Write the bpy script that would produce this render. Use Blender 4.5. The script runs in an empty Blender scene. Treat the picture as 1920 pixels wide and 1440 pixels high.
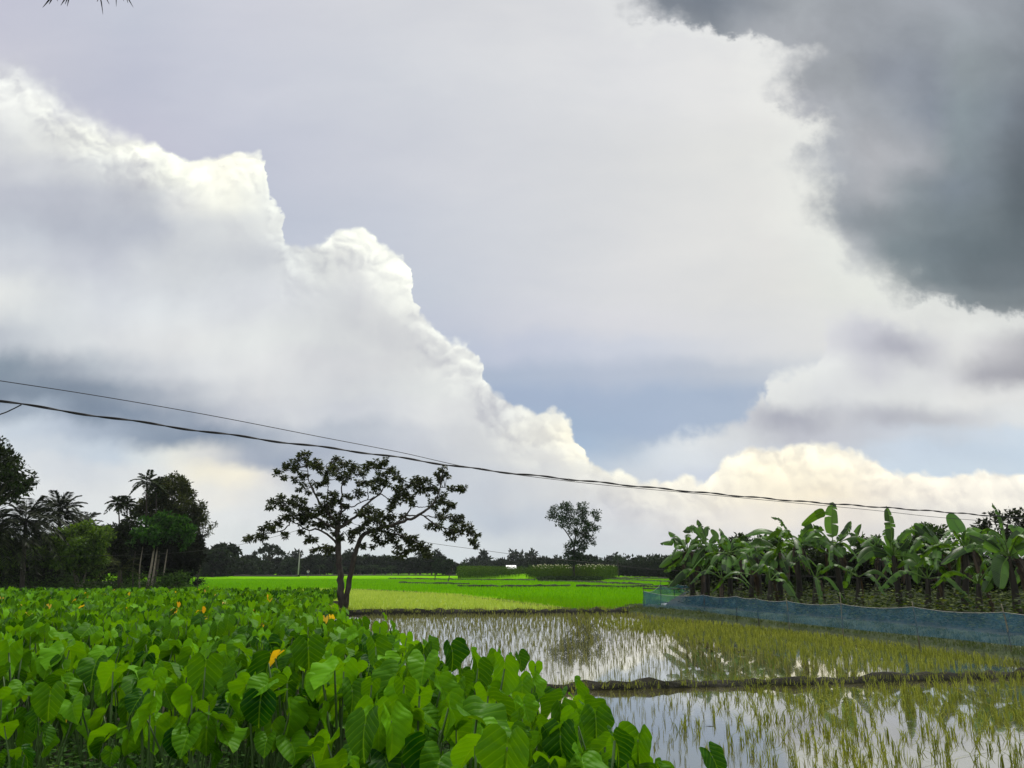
import bpy, math, random
import numpy as np
from mathutils import Vector, Matrix
rng = np.random.default_rng(7)
random.seed(7)
R = math.radians
scene = bpy.context.scene
COL = scene.collection

# ------------------------------------------------------------------ camera
F = 1450.0                     # focal length in photo pixels (1920 wide)
PITCH = R(13.35)
CAM_H = 2.2
cam_d = bpy.data.cameras.new('camera')
cam_d.sensor_width = 36.0
cam_d.lens = 36.0 * F / 1920.0
cam_d.clip_start = 0.05
cam_d.clip_end = 6000
cam = bpy.data.objects.new('camera', cam_d)
cam.location = (0, 0, CAM_H)
cam.rotation_euler = (math.pi / 2 + PITCH, 0, 0)
COL.objects.link(cam)
scene.camera = cam
CT, ST = math.cos(PITCH), math.sin(PITCH)

def ray(px, py):
    a = (px - 960) / F; b = -(py - 720) / F
    return Vector((a, CT - b * ST, ST + b * CT))
def at_z(px, py, z=0.0):           # point of the photo on the level z
    d = ray(px, py); t = (z - CAM_H) / d.z
    return Vector((d.x * t, d.y * t, z))
def at_y(px, py, y):               # point of the photo at the distance y
    d = ray(px, py); t = y / d.y
    return Vector((d.x * t, y, CAM_H + d.z * t))

# ------------------------------------------------------------------ exposure, sun
scene.view_settings.view_transform = 'Standard'
scene.view_settings.look = 'None'
scene.view_settings.exposure = 0.0
scene.view_settings.gamma = 1.0
scene.view_settings.use_curve_mapping = False
SUN_EL, SUN_AZ = R(56), R(24)      # behind the dark cloud, to the right
sun_d = bpy.data.lights.new('sun', 'SUN')
sun_d.energy = 3.1; sun_d.angle = R(8); sun_d.color = (1.0, 0.95, 0.86)
sun = bpy.data.objects.new('sun', sun_d)
sd = Vector((math.sin(SUN_AZ) * math.cos(SUN_EL), math.cos(SUN_AZ) * math.cos(SUN_EL), math.sin(SUN_EL)))
sun.rotation_euler = sd.to_track_quat('Z', 'Y').to_euler()
sun.location = (0, 0, 60)
COL.objects.link(sun)

# ------------------------------------------------------------------ node helpers
def lin(c):
    return tuple((v / 255 / 12.92) if v / 255 <= 0.04045 else ((v / 255 + 0.055) / 1.055) ** 2.4 for v in c)

class NT:
    def __init__(self, tree): self.t = tree
    def n(self, kind, **kw):
        o = self.t.nodes.new(kind)
        for k, v in kw.items(): setattr(o, k, v)
        return o
    def put(self, sock, v):
        if isinstance(v, bpy.types.NodeSocket): self.t.links.new(v, sock)
        elif v is not None:
            if isinstance(v, (tuple, list)) and len(v) == 3 and sock.type == 'RGBA': v = (*v, 1)
            sock.default_value = v
    def m(self, op, a, b=None, c=None, clamp=False):
        o = self.n('ShaderNodeMath', operation=op, use_clamp=clamp)
        for i, v in enumerate((a, b, c)): self.put(o.inputs[i], v)
        return o.outputs[0]
    def vm(self, op, a, b=None, scale=None):
        o = self.n('ShaderNodeVectorMath', operation=op)
        self.put(o.inputs[0], a); self.put(o.inputs[1], b)
        if scale is not None: self.put(o.inputs['Scale'], scale)
        return o.outputs[0]
    def xyz(self, x, y, z=0.0):
        o = self.n('ShaderNodeCombineXYZ')
        for i, v in enumerate((x, y, z)): self.put(o.inputs[i], v)
        return o.outputs[0]
    def sep(self, v):
        o = self.n('ShaderNodeSeparateXYZ'); self.put(o.inputs[0], v); return o.outputs
    def noise(self, vec, scale, detail=4, rough=0.55, dist=0.0, lac=2.0, dim='3D'):
        o = self.n('ShaderNodeTexNoise', noise_dimensions=dim)
        if vec is not None: self.put(o.inputs['Vector'], vec)
        o.inputs['Scale'].default_value = scale; o.inputs['Detail'].default_value = detail
        o.inputs['Roughness'].default_value = rough; o.inputs['Distortion'].default_value = dist
        o.inputs['Lacunarity'].default_value = lac
        return o.outputs
    def rng(self, v, a, b, c=0.0, d=1.0, smooth=True):
        o = self.n('ShaderNodeMapRange', interpolation_type='SMOOTHSTEP' if smooth else 'LINEAR', clamp=True)
        self.put(o.inputs[0], v)
        for i, x in enumerate((a, b, c, d)): self.put(o.inputs[1 + i], x)
        return o.outputs[0]
    def mix(self, f, a, b, blend='MIX'):
        o = self.n('ShaderNodeMix', data_type='RGBA', blend_type=blend)
        self.put(o.inputs[0], f); self.put(o.inputs[6], a); self.put(o.inputs[7], b)
        return o.outputs[2]
    def ramp(self, f, stops, interp='LINEAR'):
        o = self.n('ShaderNodeValToRGB'); cr = o.color_ramp; cr.interpolation = interp
        self.put(o.inputs[0], f)
        stops = sorted(stops, key=lambda s: s[0])
        while len(cr.elements) < len(stops): cr.elements.new(0.5)
        for e, (p, c) in zip(cr.elements, stops):
            e.position = min(max(p, 0), 1); e.color = (*c, 1)
        return o.outputs[0]
    def curve(self, f, pts):
        o = self.n('ShaderNodeFloatCurve'); self.put(o.inputs['Value'], f)
        cv = o.mapping.curves[0]
        pts = sorted(pts)
        while len(cv.points) < len(pts): cv.points.new(0.5, 0.5)
        for p, (x, y) in zip(cv.points, pts):
            p.location = (x, y); p.handle_type = 'VECTOR'
        o.mapping.use_clip = False
        o.mapping.update()
        return o.outputs[0]

# ------------------------------------------------------------------ sky: clouds laid out by compass direction
def uw(px, py):
    d = ray(px, py); return d.x / d.y, d.z / d.y
U0, U1 = -1.15, 1.15
def un(u): return (u - U0) / (U1 - U0)

SKY = {   # the high veil and the gaps
 -150: {0:(190,191,205),960:(212,213,217),1440:(216,217,219),1920:(214,214,216)},
 0:  {0:(188,189,205),240:(190,194,208),480:(196,198,210),720:(202,204,212),960:(208,209,214),1200:(212,213,217),1500:(220,221,222),1920:(214,215,216)},
 150:{0:(190,191,204),240:(186,189,205),480:(194,197,210),720:(200,203,212),960:(206,208,214),1200:(213,214,218),1440:(221,221,221),1600:(224,224,222),1920:(218,218,218)},
 300:{0:(186,187,203),240:(185,186,203),480:(185,189,205),720:(195,198,209),960:(203,205,212),1200:(211,212,214),1440:(219,219,217),1560:(225,226,222),1920:(218,218,218)},
 450:{0:(184,190,206),480:(183,189,205),720:(190,195,208),960:(200,203,211),1200:(209,210,213),1440:(216,216,215),1580:(223,225,220),1700:(220,222,218),1920:(208,210,210)},
 550:{0:(184,190,206),560:(182,189,206),720:(187,194,208),960:(199,202,211),1200:(208,209,213),1440:(214,214,213),1620:(220,222,217),1750:(212,214,212),1920:(188,191,193)},
 610:{0:(184,190,206),720:(183,190,207),960:(197,200,211),1200:(205,206,213),1440:(209,210,212),1540:(214,215,215),1780:(216,217,215),1920:(206,208,208)},
 655:{0:(180,190,206),800:(180,189,207),960:(186,192,209),1200:(194,199,212),1400:(204,206,212),1520:(210,211,213),1920:(208,208,208)},
 700:{0:(165,177,196),860:(163,175,196),960:(165,177,198),1200:(173,182,200),1380:(181,188,201),1560:(200,204,210),1920:(200,204,208)},
 745:{0:(160,173,194),920:(155,170,195),1060:(155,170,195),1200:(157,172,196),1380:(161,175,197),1500:(171,181,198),1920:(185,193,202)},
 790:{0:(155,171,196),920:(153,170,196),1080:(153,171,196),1240:(159,174,198),1400:(163,177,198),1920:(185,195,204)},
 830:{0:(160,178,202),1080:(158,177,202),1180:(167,181,200),1300:(173,184,200),1600:(177,187,200),1920:(179,191,204)},
 880:{0:(170,188,212),1120:(182,194,210),1200:(196,202,211),1300:(190,197,210),1400:(195,201,211),1700:(190,203,217),1920:(191,204,217)},
 940:{0:(190,200,214),1920:(195,206,216)},
}
CUM = {   # the bank of cumulus and the sky under it
 100:{0:(214,216,219),200:(216,219,221)},
 190:{0:(216,218,220),100:(223,225,224),200:(230,232,228)},
 260:{0:(208,211,215),100:(222,224,222),180:(232,234,228),260:(242,243,234),500:(240,241,232)},
 320:{0:(197,200,208),100:(205,208,213),200:(214,217,218),270:(220,222,221),330:(238,240,230),420:(247,246,233),500:(236,238,230)},
 380:{0:(186,190,201),100:(184,188,199),200:(190,194,203),280:(196,200,206),330:(218,220,220),420:(240,241,231),480:(226,229,226),540:(222,225,223)},
 440:{0:(184,189,200),160:(178,183,195),280:(182,187,198),330:(202,206,211),440:(211,214,216),520:(222,225,223),620:(230,232,228),680:(238,240,232),760:(236,238,232)},
 500:{0:(192,196,205),80:(188,192,202),200:(188,192,203),320:(202,206,211),480:(204,208,213),600:(216,219,218),660:(212,214,215),700:(222,224,222),750:(238,240,233),800:(236,238,232)},
 560:{0:(215,218,219),100:(202,206,211),200:(194,198,207),320:(198,202,209),480:(201,204,211),620:(207,210,213),680:(208,210,213),720:(224,226,224),780:(232,234,229)},
 640:{0:(178,184,194),80:(192,197,204),200:(200,203,209),340:(205,207,211),480:(207,210,213),620:(209,212,214),740:(214,216,217),820:(224,226,224),900:(230,232,228)},
 690:{0:(126,139,154),80:(142,152,166),160:(160,168,180),260:(184,189,198),360:(200,203,209),480:(206,208,212),640:(206,208,212),780:(212,214,215),900:(225,227,225)},
 730:{0:(122,135,152),100:(122,135,152),200:(132,144,160),300:(160,168,181),400:(188,192,200),500:(202,204,209),640:(202,205,210),780:(208,211,213),900:(222,224,223),980:(224,226,224)},
 770:{0:(150,162,178),60:(152,164,180),160:(124,138,156),260:(126,139,158),360:(148,158,174),460:(184,188,198),560:(197,200,207),660:(192,196,205),800:(206,208,212),940:(218,220,220),1020:(232,232,224),1080:(226,226,220)},
 810:{0:(196,205,216),120:(180,191,206),220:(150,162,180),320:(128,141,160),400:(130,143,162),480:(148,158,174),580:(174,180,192),660:(170,177,190),780:(190,194,203),920:(210,212,213),1020:(230,229,220),1070:(243,239,222),1100:(236,234,222)},
 850:{0:(204,211,219),120:(198,207,217),220:(190,201,214),280:(206,212,216),340:(216,217,213),400:(204,205,206),470:(158,166,182),540:(148,158,176),640:(160,168,184),760:(180,185,197),900:(202,205,209),1040:(222,222,218),1090:(240,236,220),1200:(226,224,217),1380:(245,239,222),1500:(248,241,221),1600:(242,237,222),1700:(232,230,220)},
 880:{0:(208,213,219),160:(206,212,219),300:(212,215,217),380:(230,226,212),460:(232,227,213),520:(206,206,208),580:(176,183,196),660:(172,180,194),780:(180,187,199),900:(194,199,207),1040:(212,213,213),1130:(232,230,219),1240:(234,231,219),1340:(240,235,220),1420:(249,241,219),1540:(248,240,219),1640:(243,236,220),1740:(240,235,222),1920:(240,236,226)},
 925:{0:(213,216,220),160:(212,216,220),320:(216,218,218),440:(218,217,214),540:(206,209,213),640:(188,195,207),780:(188,195,206),900:(190,196,206),1020:(204,207,211),1140:(218,217,214),1280:(228,224,215),1420:(241,233,214),1540:(247,237,214),1640:(240,232,217),1760:(234,228,218),1920:(233,229,221)},
 970:{0:(210,215,219),240:(212,216,219),480:(212,215,218),640:(198,204,212),800:(196,203,212),920:(182,191,204),1000:(188,195,206),1120:(204,206,212),1280:(218,216,214),1440:(228,222,213),1600:(228,222,214),1760:(222,219,214),1920:(224,221,215)},
 1010:{0:(206,213,218),320:(210,214,217),640:(205,211,215),860:(200,207,213),1080:(200,206,213),1280:(207,208,213),1600:(216,213,212),1920:(216,215,213)},
 1080:{0:(198,209,214),640:(196,208,214),960:(196,207,213),1280:(198,206,213),1920:(206,210,213)},
}
DARK = {  # the dark cloud overhead on the right
 -200:{1100:(120,126,136),1500:(150,155,163),1920:(118,126,134)},
 0:{1160:(150,154,163),1220:(122,129,139),1330:(112,120,131),1420:(134,140,149),1500:(160,165,172),1600:(152,157,165),1760:(152,157,165),1920:(136,142,150)},
 60:{1160:(160,164,171),1240:(140,146,154),1330:(128,135,144),1420:(160,164,171),1500:(164,168,175),1600:(154,159,167),1700:(146,152,161),1800:(146,153,160),1920:(136,142,150)},
 130:{1400:(180,183,188),1500:(162,166,173),1600:(156,161,168),1650:(140,146,157),1740:(136,143,154),1800:(140,149,155),1920:(124,131,139)},
 200:{1420:(182,184,190),1500:(172,175,183),1580:(170,174,181),1650:(158,163,171),1740:(134,142,154),1800:(132,143,150),1880:(118,127,136),1920:(106,113,122)},
 280:{1480:(168,172,179),1560:(172,176,183),1640:(176,178,184),1740:(158,162,169),1800:(132,143,150),1880:(116,125,133),1920:(100,108,116)},
 350:{1500:(168,172,179),1560:(164,169,177),1640:(168,171,177),1720:(132,141,148),1790:(122,132,142),1860:(114,124,132),1920:(96,105,112)},
 410:{1500:(170,174,180),1560:(154,160,168),1640:(136,144,151),1720:(124,134,140),1800:(114,125,132),1870:(108,118,124),1920:(94,104,110)},
 460:{1560:(182,185,189),1620:(158,164,170),1680:(122,133,139),1760:(110,121,128),1840:(100,111,117),1920:(96,106,112)},
 520:{1600:(196,199,200),1660:(166,172,175),1740:(118,129,135),1820:(106,116,122),1920:(102,111,117)},
 560:{1640:(206,208,208),1720:(160,166,170),1800:(126,135,140),1920:(116,124,129)},
 600:{1680:(206,208,208),1780:(176,181,183),1860:(156,162,165),1920:(146,152,156)},
}
PROFILE = [(-700,60),(-300,70),(-80,110),(0,128),(40,130),(80,165),(110,196),(145,215),(180,236),(215,252),(240,252),(270,267),(310,276),(345,298),(370,298),(400,292),(440,288),(488,291),(503,306),(505,350),(523,385),(533,420),(536,462),(560,461),(582,460),(605,450),(620,435),(650,423),(680,431),(696,450),(735,468),(760,490),(773,515),(777,560),(788,600),(815,602),(840,640),(870,633),(893,655),(901,690),(905,718),(925,736),(950,748),(975,766),(1000,776),(1014,768),(1030,764),(1050,776),(1060,785),(1076,800),(1089,826),(1093,855),(1105,872),(1130,880),(1165,884),(1200,896),(1240,906),(1268,897),(1284,892),(1300,899),(1325,906),(1340,882),(1352,865),(1375,848),(1405,838),(1440,841),(1480,843),(1505,836),(1530,831),(1560,836),(1590,850),(1615,856),(1640,860),(1662,880),(1690,889),(1740,890),(1775,897),(1810,892),(1835,888),(1880,892),(1920,890),(2300,870),(2800,860)]
DEDGE = [(-330,1060),(-200,1100),(-60,1130),(0,1158),(40,1166),(58,1190),(66,1330),(74,1400),(84,1452),(130,1436),(180,1420),(202,1426),(214,1505),(232,1530),(256,1522),(276,1476),(300,1462),(330,1468),(400,1480),(436,1496),(448,1556),(490,1580),(540,1620),(562,1680),(584,1760),(606,1890),(630,2130),(660,2600)]
LOWPROF = [(600,1000),(1100,860),(1180,832),(1260,806),(1330,788),(1398,772),(1430,750),(1419,728),(1440,706),(1490,690),(1526,668),(1532,620),(1552,590),(1600,574),(1660,580),(1720,600),(1760,612),(1800,600),(1920,590),(2400,560)]
LOW = {
 540:{1500:(214,215,214),1600:(206,207,209),1750:(214,215,214),1920:(206,208,208)},
 600:{1500:(212,213,213),1560:(202,203,207),1620:(190,191,198),1700:(204,206,208),1800:(214,216,214),1920:(204,206,206)},
 650:{1440:(212,214,214),1530:(204,205,209),1600:(182,183,192),1650:(164,165,176),1700:(166,167,178),1745:(190,191,197),1790:(210,211,211),1860:(188,188,192),1920:(166,166,172)},
 700:{1400:(214,216,216),1480:(218,220,219),1560:(210,212,213),1630:(190,191,198),1700:(206,208,210),1770:(200,201,204),1840:(160,160,168),1920:(150,150,158)},
 745:{1400:(208,211,213),1450:(216,218,218),1540:(204,206,209),1640:(206,208,210),1740:(208,210,211),1800:(212,213,213),1920:(206,207,208)},
 785:{1240:(190,200,212),1320:(206,210,214),1400:(196,198,205),1460:(162,164,176),1520:(166,168,179),1570:(186,188,195),1660:(168,170,180),1760:(182,184,191),1860:(200,203,207),1920:(208,211,213)},
 815:{1180:(188,197,209),1280:(206,210,214),1400:(203,206,211),1490:(178,180,190),1600:(184,187,196),1720:(190,197,208),1920:(190,202,215)},
 850:{1120:(178,192,209),1240:(200,206,213),1400:(202,206,213),1560:(194,201,211),1720:(186,198,213),1920:(186,200,215)},
 890:{1120:(182,194,210),1200:(194,201,211),1300:(190,197,210),1400:(195,201,211),1700:(190,203,217),1920:(191,204,217)},
}
def grid(g, rows, u, w):
    out = None; lastw = None
    for y in sorted(rows, reverse=True):              # from low to high in the sky
        row = rows[y]
        wy = uw(960, y)[1]
        stops = [(un(uw(x, y)[0]), lin(c)) for x, c in row.items()]
        c = g.ramp(u, stops, 'LINEAR')
        if out is None: out = c
        else: out = g.mix(g.rng(w, lastw, wy), out, c)
        lastw = wy
    return out

world = bpy.data.worlds.new('World'); scene.world = world
world.use_nodes = True
world.node_tree.nodes.clear()
g = NT(world.node_tree)
tc = g.n('ShaderNodeTexCoord')
dirv = tc.outputs['Generated']
X, Y, Z = g.sep(dirv)[0:3]
yy = g.m('MAXIMUM', Y, 0.22)
u_raw = g.m('DIVIDE', X, yy); w_raw = g.m('DIVIDE', Z, yy)
p2 = g.xyz(u_raw, w_raw, 0.0)
# swirl of the air: look-ups are bent by noise
wn = g.noise(p2, 3.2, 5, 0.55)[1]
bend = g.vm('SUBTRACT', wn, (0.5, 0.5, 0.5))
wn2 = g.noise(p2, 11.0, 5, 0.6)[1]
bend2 = g.vm('SUBTRACT', wn2, (0.5, 0.5, 0.5))
bsum = g.vm('ADD', g.vm('SCALE', bend, scale=0.075), g.vm('SCALE', bend2, scale=0.045))
pb = g.vm('ADD', p2, bsum)
ub, wb, _ = g.sep(pb)[0:3]
uN = g.rng(ub, U0, U1, smooth=False)
psoft = g.vm('ADD', p2, g.vm('SCALE', bsum, scale=0.8))
us, ws, _ = g.sep(psoft)[0:3]
usN = g.rng(us, U0, U1, smooth=False)

sky_c = grid(g, SKY, usN, ws)
veil = g.noise(g.xyz(g.m('MULTIPLY', us, 1.0), g.m('MULTIPLY', ws, 2.6), 3.0), 3.0, 6, 0.6)[0]
sky_c = g.mix(1.0, sky_c, g.ramp(veil, [(0.25, (0.93, 0.94, 0.955)), (0.75, (1.05, 1.045, 1.03))]), 'MULTIPLY')
# wispy edges on the grey clouds low on the right
cum_c = grid(g, CUM, uN, wb)
dark_c = grid(g, DARK, uN, wb)

# billows: puffs lit from the upper right (difference of the puff field along the light)
def puffs(vec, sc):
    o = g.n('ShaderNodeTexVoronoi', voronoi_dimensions='2D', feature='SMOOTH_F1')
    g.put(o.inputs['Vector'], vec); o.inputs['Scale'].default_value = sc
    o.inputs['Smoothness'].default_value = 0.35
    return g.m('SUBTRACT', 1.0, o.outputs['Distance'])
L = Vector((0.45, 0.89, 0)).normalized()
pw = g.vm('ADD', p2, g.vm('SCALE', g.vm('SUBTRACT', g.noise(p2, 9.0, 6, 0.6)[1], (0.5, 0.5, 0.5)), scale=0.10))
embs = []
for sc, amp, dl in ((4.5, 0.40, 0.055), (10.0, 0.34, 0.028), (22.0, 0.42, 0.013), (52.0, 0.34, 0.006)):
    a = puffs(pw, sc); b = puffs(g.vm('ADD', pw, tuple(L * dl)), sc)
    embs.append(g.m('MULTIPLY', g.m('SUBTRACT', a, b), amp))
emb_c = g.m('ADD', embs[0], g.m('MULTIPLY', embs[1], 0.5))       # the big lobes
emb_f = g.m('ADD', g.m('ADD', g.m('MULTIPLY', embs[1], 0.5), embs[2]), embs[3])
emb = emb_c
soft = g.m('ADD', g.m('MULTIPLY', g.m('SUBTRACT', g.noise(pb, 5.0, 7, 0.55)[0], 0.5), 0.34), g.m('MULTIPLY', g.m('SUBTRACT', g.noise(pb, 17.0, 6, 0.6)[0], 0.5), 0.14))

uT = g.rng(u_raw, U0, U1, smooth=False)
ptsT = [(un(uw(x, y)[0]), uw(x, y)[1]) for x, y in PROFILE if 0 <= un(uw(x, y)[0]) <= 1]
e1 = g.m('SUBTRACT', g.noise(p2, 16.0, 6, 0.55)[0], 0.5)
v = g.n('ShaderNodeTexVoronoi')
e2 = g.m('SUBTRACT', 0.42, v.outputs[0])
v.inputs['Scale'].default_value = 55.0
g.put(v.inputs['Vector'], g.vm('ADD', p2, g.vm('SCALE', bend2, scale=0.03)))
ush = g.m('ADD', uT, g.m('MULTIPLY', g.m('SUBTRACT', g.noise(g.vm('ADD', p2, (5.1, 2.2, 0.0)), 26.0, 5, 0.55)[0], 0.5), 0.018))
top = g.curve(ush, ptsT)
edge = g.m('ADD', g.m('MULTIPLY', e1, 0.030), g.m('MULTIPLY', e2, 0.010))
dist = g.m('ADD', g.m('SUBTRACT', top, w_raw), edge)
# the far left end of the bank is ragged and soft
softw = g.rng(u_raw, -0.60, -0.50, 0.030, 0.0055)
cmask = g.rng(dist, g.m('MULTIPLY', softw, -1.0), softw)
rim = g.m('MULTIPLY', g.rng(dist, 0.0, 0.04, 1.0, 0.0), 0.07)
em_amt = g.m('MULTIPLY', g.rng(dist, 0.015, 0.10, 1.0, 0.03), g.rng(w_raw, 0.05, 0.2, 0.55, 1.0))
lowf = g.rng(w_raw, 0.06, 0.24, 0.06, 0.75)
gain = g.m('ADD', 1.0, g.m('ADD', g.m('ADD', rim, soft), g.m('ADD', g.m('MULTIPLY', emb_f, em_amt), g.m('MULTIPLY', emb_c, lowf))))
INNER = [(-700,250),(-60,250),(60,262),(120,292),(200,306),(262,304),(300,312),(345,366),(420,386),(470,440),(540,474),(600,492),(640,466),(676,470),(700,505),(716,570),(760,606),(800,652),(846,690),(880,716),(920,770),(960,800),(1040,850),(1100,900),(1300,960),(1360,905),(1420,880),(1500,890),(1560,868),(1640,902),(1760,925),(1920,930),(2600,930)]
ptsI = [(un(uw(x, y)[0]), uw(x, y)[1]) for x, y in INNER if 0 <= un(uw(x, y)[0]) <= 1]
ish = g.m('ADD', uT, g.m('MULTIPLY', g.m('SUBTRACT', g.noise(g.vm('ADD', p2, (2.1, 7.2, 0.0)), 13.0, 6, 0.58)[0], 0.5), 0.05))
idist = g.m('ADD', g.m('SUBTRACT', g.curve(ish, ptsI), w_raw), g.m('MULTIPLY', e1, 0.055))
inner = g.m('MULTIPLY', g.m('MULTIPLY', g.rng(idist, -0.006, 0.010), g.rng(idist, 0.0, 0.13, 1.0, 0.0)), g.rng(g.noise(p2, 4.0, 2, 0.5)[0], 0.35, 0.6))
gain = g.m('SUBTRACT', g.m('ADD', gain, 0.02), g.m('MULTIPLY', inner, 0.09))
cum_l = g.vm('MULTIPLY', cum_c, g.xyz(gain, gain, g.m('ADD', g.m('MULTIPLY', g.m('SUBTRACT', gain, 1.0), 0.8), 1.0)))

W0, W1 = -0.05, 1.25
ptsD = sorted((1 - (uw(960, y)[1] - W0) / (W1 - W0), un(uw(x, y)[0])) for y, x in DEDGE)
ptsD = [(a, b) for a, b in ptsD if 0 <= a <= 1]
db = g.vm('SUBTRACT', g.noise(g.vm('ADD', p2, (9.7, 4.2, 0.0)), 13.0, 7, 0.62)[1], (0.5, 0.5, 0.5))
db2 = g.vm('SUBTRACT', g.noise(g.vm('ADD', p2, (3.7, 1.2, 0.0)), 34.0, 6, 0.6)[1], (0.5, 0.5, 0.5))
pd = g.vm('ADD', p2, g.vm('ADD', g.vm('SCALE', db, scale=0.085), g.vm('SCALE', db2, scale=0.05)))
ud, wd, _ = g.sep(pd)[0:3]
ddist = None
for k in (-0.014, -0.005, 0.005, 0.014):
    de = g.curve(g.rng(g.m('ADD', wd, k), W0, W1, 1.0, 0.0, smooth=False), ptsD)
    dk = g.m('SUBTRACT', ud, g.m('ADD', g.m('MULTIPLY', de, U1 - U0), U0))
    dk = g.m('MULTIPLY', g.rng(dk, -0.06, 0.16, -0.06, 0.16, smooth=False), 0.25)
    ddist = dk if ddist is None else g.m('ADD', ddist, dk)
brk = g.m('MULTIPLY', g.m('SUBTRACT', g.noise(g.vm('ADD', p2, (6.1, 3.3, 0.0)), 6.5, 6, 0.6)[0], 0.45), 0.22)
dmask = g.m('MAXIMUM', g.m('MULTIPLY', g.rng(g.m('ADD', ddist, brk), -0.012, 0.085), g.rng(ddist, -0.02, 0.02)), g.rng(ddist, 0.06, 0.15))
dgain = g.m('ADD', 0.95, g.m('MULTIPLY', soft, 1.7))
dark_l = g.vm('SCALE', g.mix(g.rng(ddist, -0.01, 0.075, 0.38, 0.0), dark_c, (0.52, 0.535, 0.56)), scale=dgain)
low_c = grid(g, LOW, uN, wb)
ptsL = [(un(uw(x, y)[0]), uw(x, y)[1]) for x, y in LOWPROF if 0 <= un(uw(x, y)[0]) <= 1]
pl = g.vm('ADD', p2, g.vm('ADD', g.vm('SCALE', db, scale=0.06), g.vm('SCALE', db2, scale=0.03)))
ul, wl, _ = g.sep(pl)[0:3]
ldist = g.m('SUBTRACT', g.curve(g.rng(ul, U0, U1, smooth=False), ptsL), wl)
lmask = g.m('MULTIPLY', g.rng(ldist, -0.004, 0.022), g.rng(u_raw, 0.10, 0.22))
lgain = g.m('ADD', 1.04, g.m('ADD', g.m('MULTIPLY', soft, 0.9), g.m('MULTIPLY', emb, 0.25)))
low_l = g.vm('SCALE', low_c, scale=lgain)
bright_edge = g.rng(g.m('ABSOLUTE', ddist), 0.0, 0.07, 1.0, 0.0)
sky_c1 = g.mix(lmask, sky_c, low_l)
sky_c2 = g.mix(g.m('MULTIPLY', bright_edge, 0.20), sky_c1, (0.80, 0.82, 0.79))

col = g.mix(dmask, sky_c2, dark_l)
col = g.mix(cmask, col, cum_l)
col = g.vm('MULTIPLY', col, (1.0, 0.996, 0.974))
# round the rest of the compass: broken grey cloud, brighter overhead
ov = g.noise(dirv, 2.4, 6, 0.58)[0]
ovc = g.ramp(ov, [(0.30, lin((150, 160, 178))), (0.5, lin((212, 214, 216))), (0.72, (1.0, 0.98, 0.94))])
ovc = g.vm('SCALE', ovc, scale=1.25)
behind = g.rng(Y, 0.30, 0.55, 1.0, 0.0)
highup = g.rng(Z, 0.66, 0.80)
other = g.m('MAXIMUM', behind, highup)
col = g.mix(other, col, ovc)
# below the horizon: dull earth glow
sk = g.n('ShaderNodeTexSky', sky_type='NISHITA', sun_disc=False)
sk.sun_elevation = SUN_EL; sk.sun_rotation = SUN_AZ
bg1 = g.n('ShaderNodeBackground'); g.put(bg1.inputs[0], sk.outputs[0]); bg1.inputs[1].default_value = 0.10
bg2 = g.n('ShaderNodeBackground'); g.put(bg2.inputs[0], col); bg2.inputs[1].default_value = 1.12
mx = g.n('ShaderNodeMixShader'); mx.inputs[0].default_value = 0.975
g.t.links.new(bg1.outputs[0], mx.inputs[1]); g.t.links.new(bg2.outputs[0], mx.inputs[2])
wo = g.n('ShaderNodeOutputWorld'); g.t.links.new(mx.outputs[0], wo.inputs[0])
world.cycles.sampling_method = 'MANUAL'; world.cycles.sample_map_resolution = 512

# ------------------------------------------------------------------ object helpers
def tag(o, label=None, cat=None, group=None, kind=None):
    if label: o['label'] = label
    if cat: o['category'] = cat
    if group: o['group'] = group
    if kind: o['kind'] = kind
    return o
def empty(name, loc=(0, 0, 0), rz=0.0, sc=1.0):
    o = bpy.data.objects.new(name, None); o.empty_display_size = 0.3
    o.location = loc; o.rotation_euler = (0, 0, rz); o.scale = (sc, sc, sc)
    COL.objects.link(o); return o
def link(name, me, parent=None):
    o = bpy.data.objects.new(name, me); COL.objects.link(o)
    if parent is not None: o.parent = parent
    return o
def copy_tree(root):
    r = root.copy(); COL.objects.link(r)
    for ch in root.children:
        c = ch.copy(); COL.objects.link(c); c.parent = r
        for gch in ch.children:
            d = gch.copy(); COL.objects.link(d); d.parent = c
    return r

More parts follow.
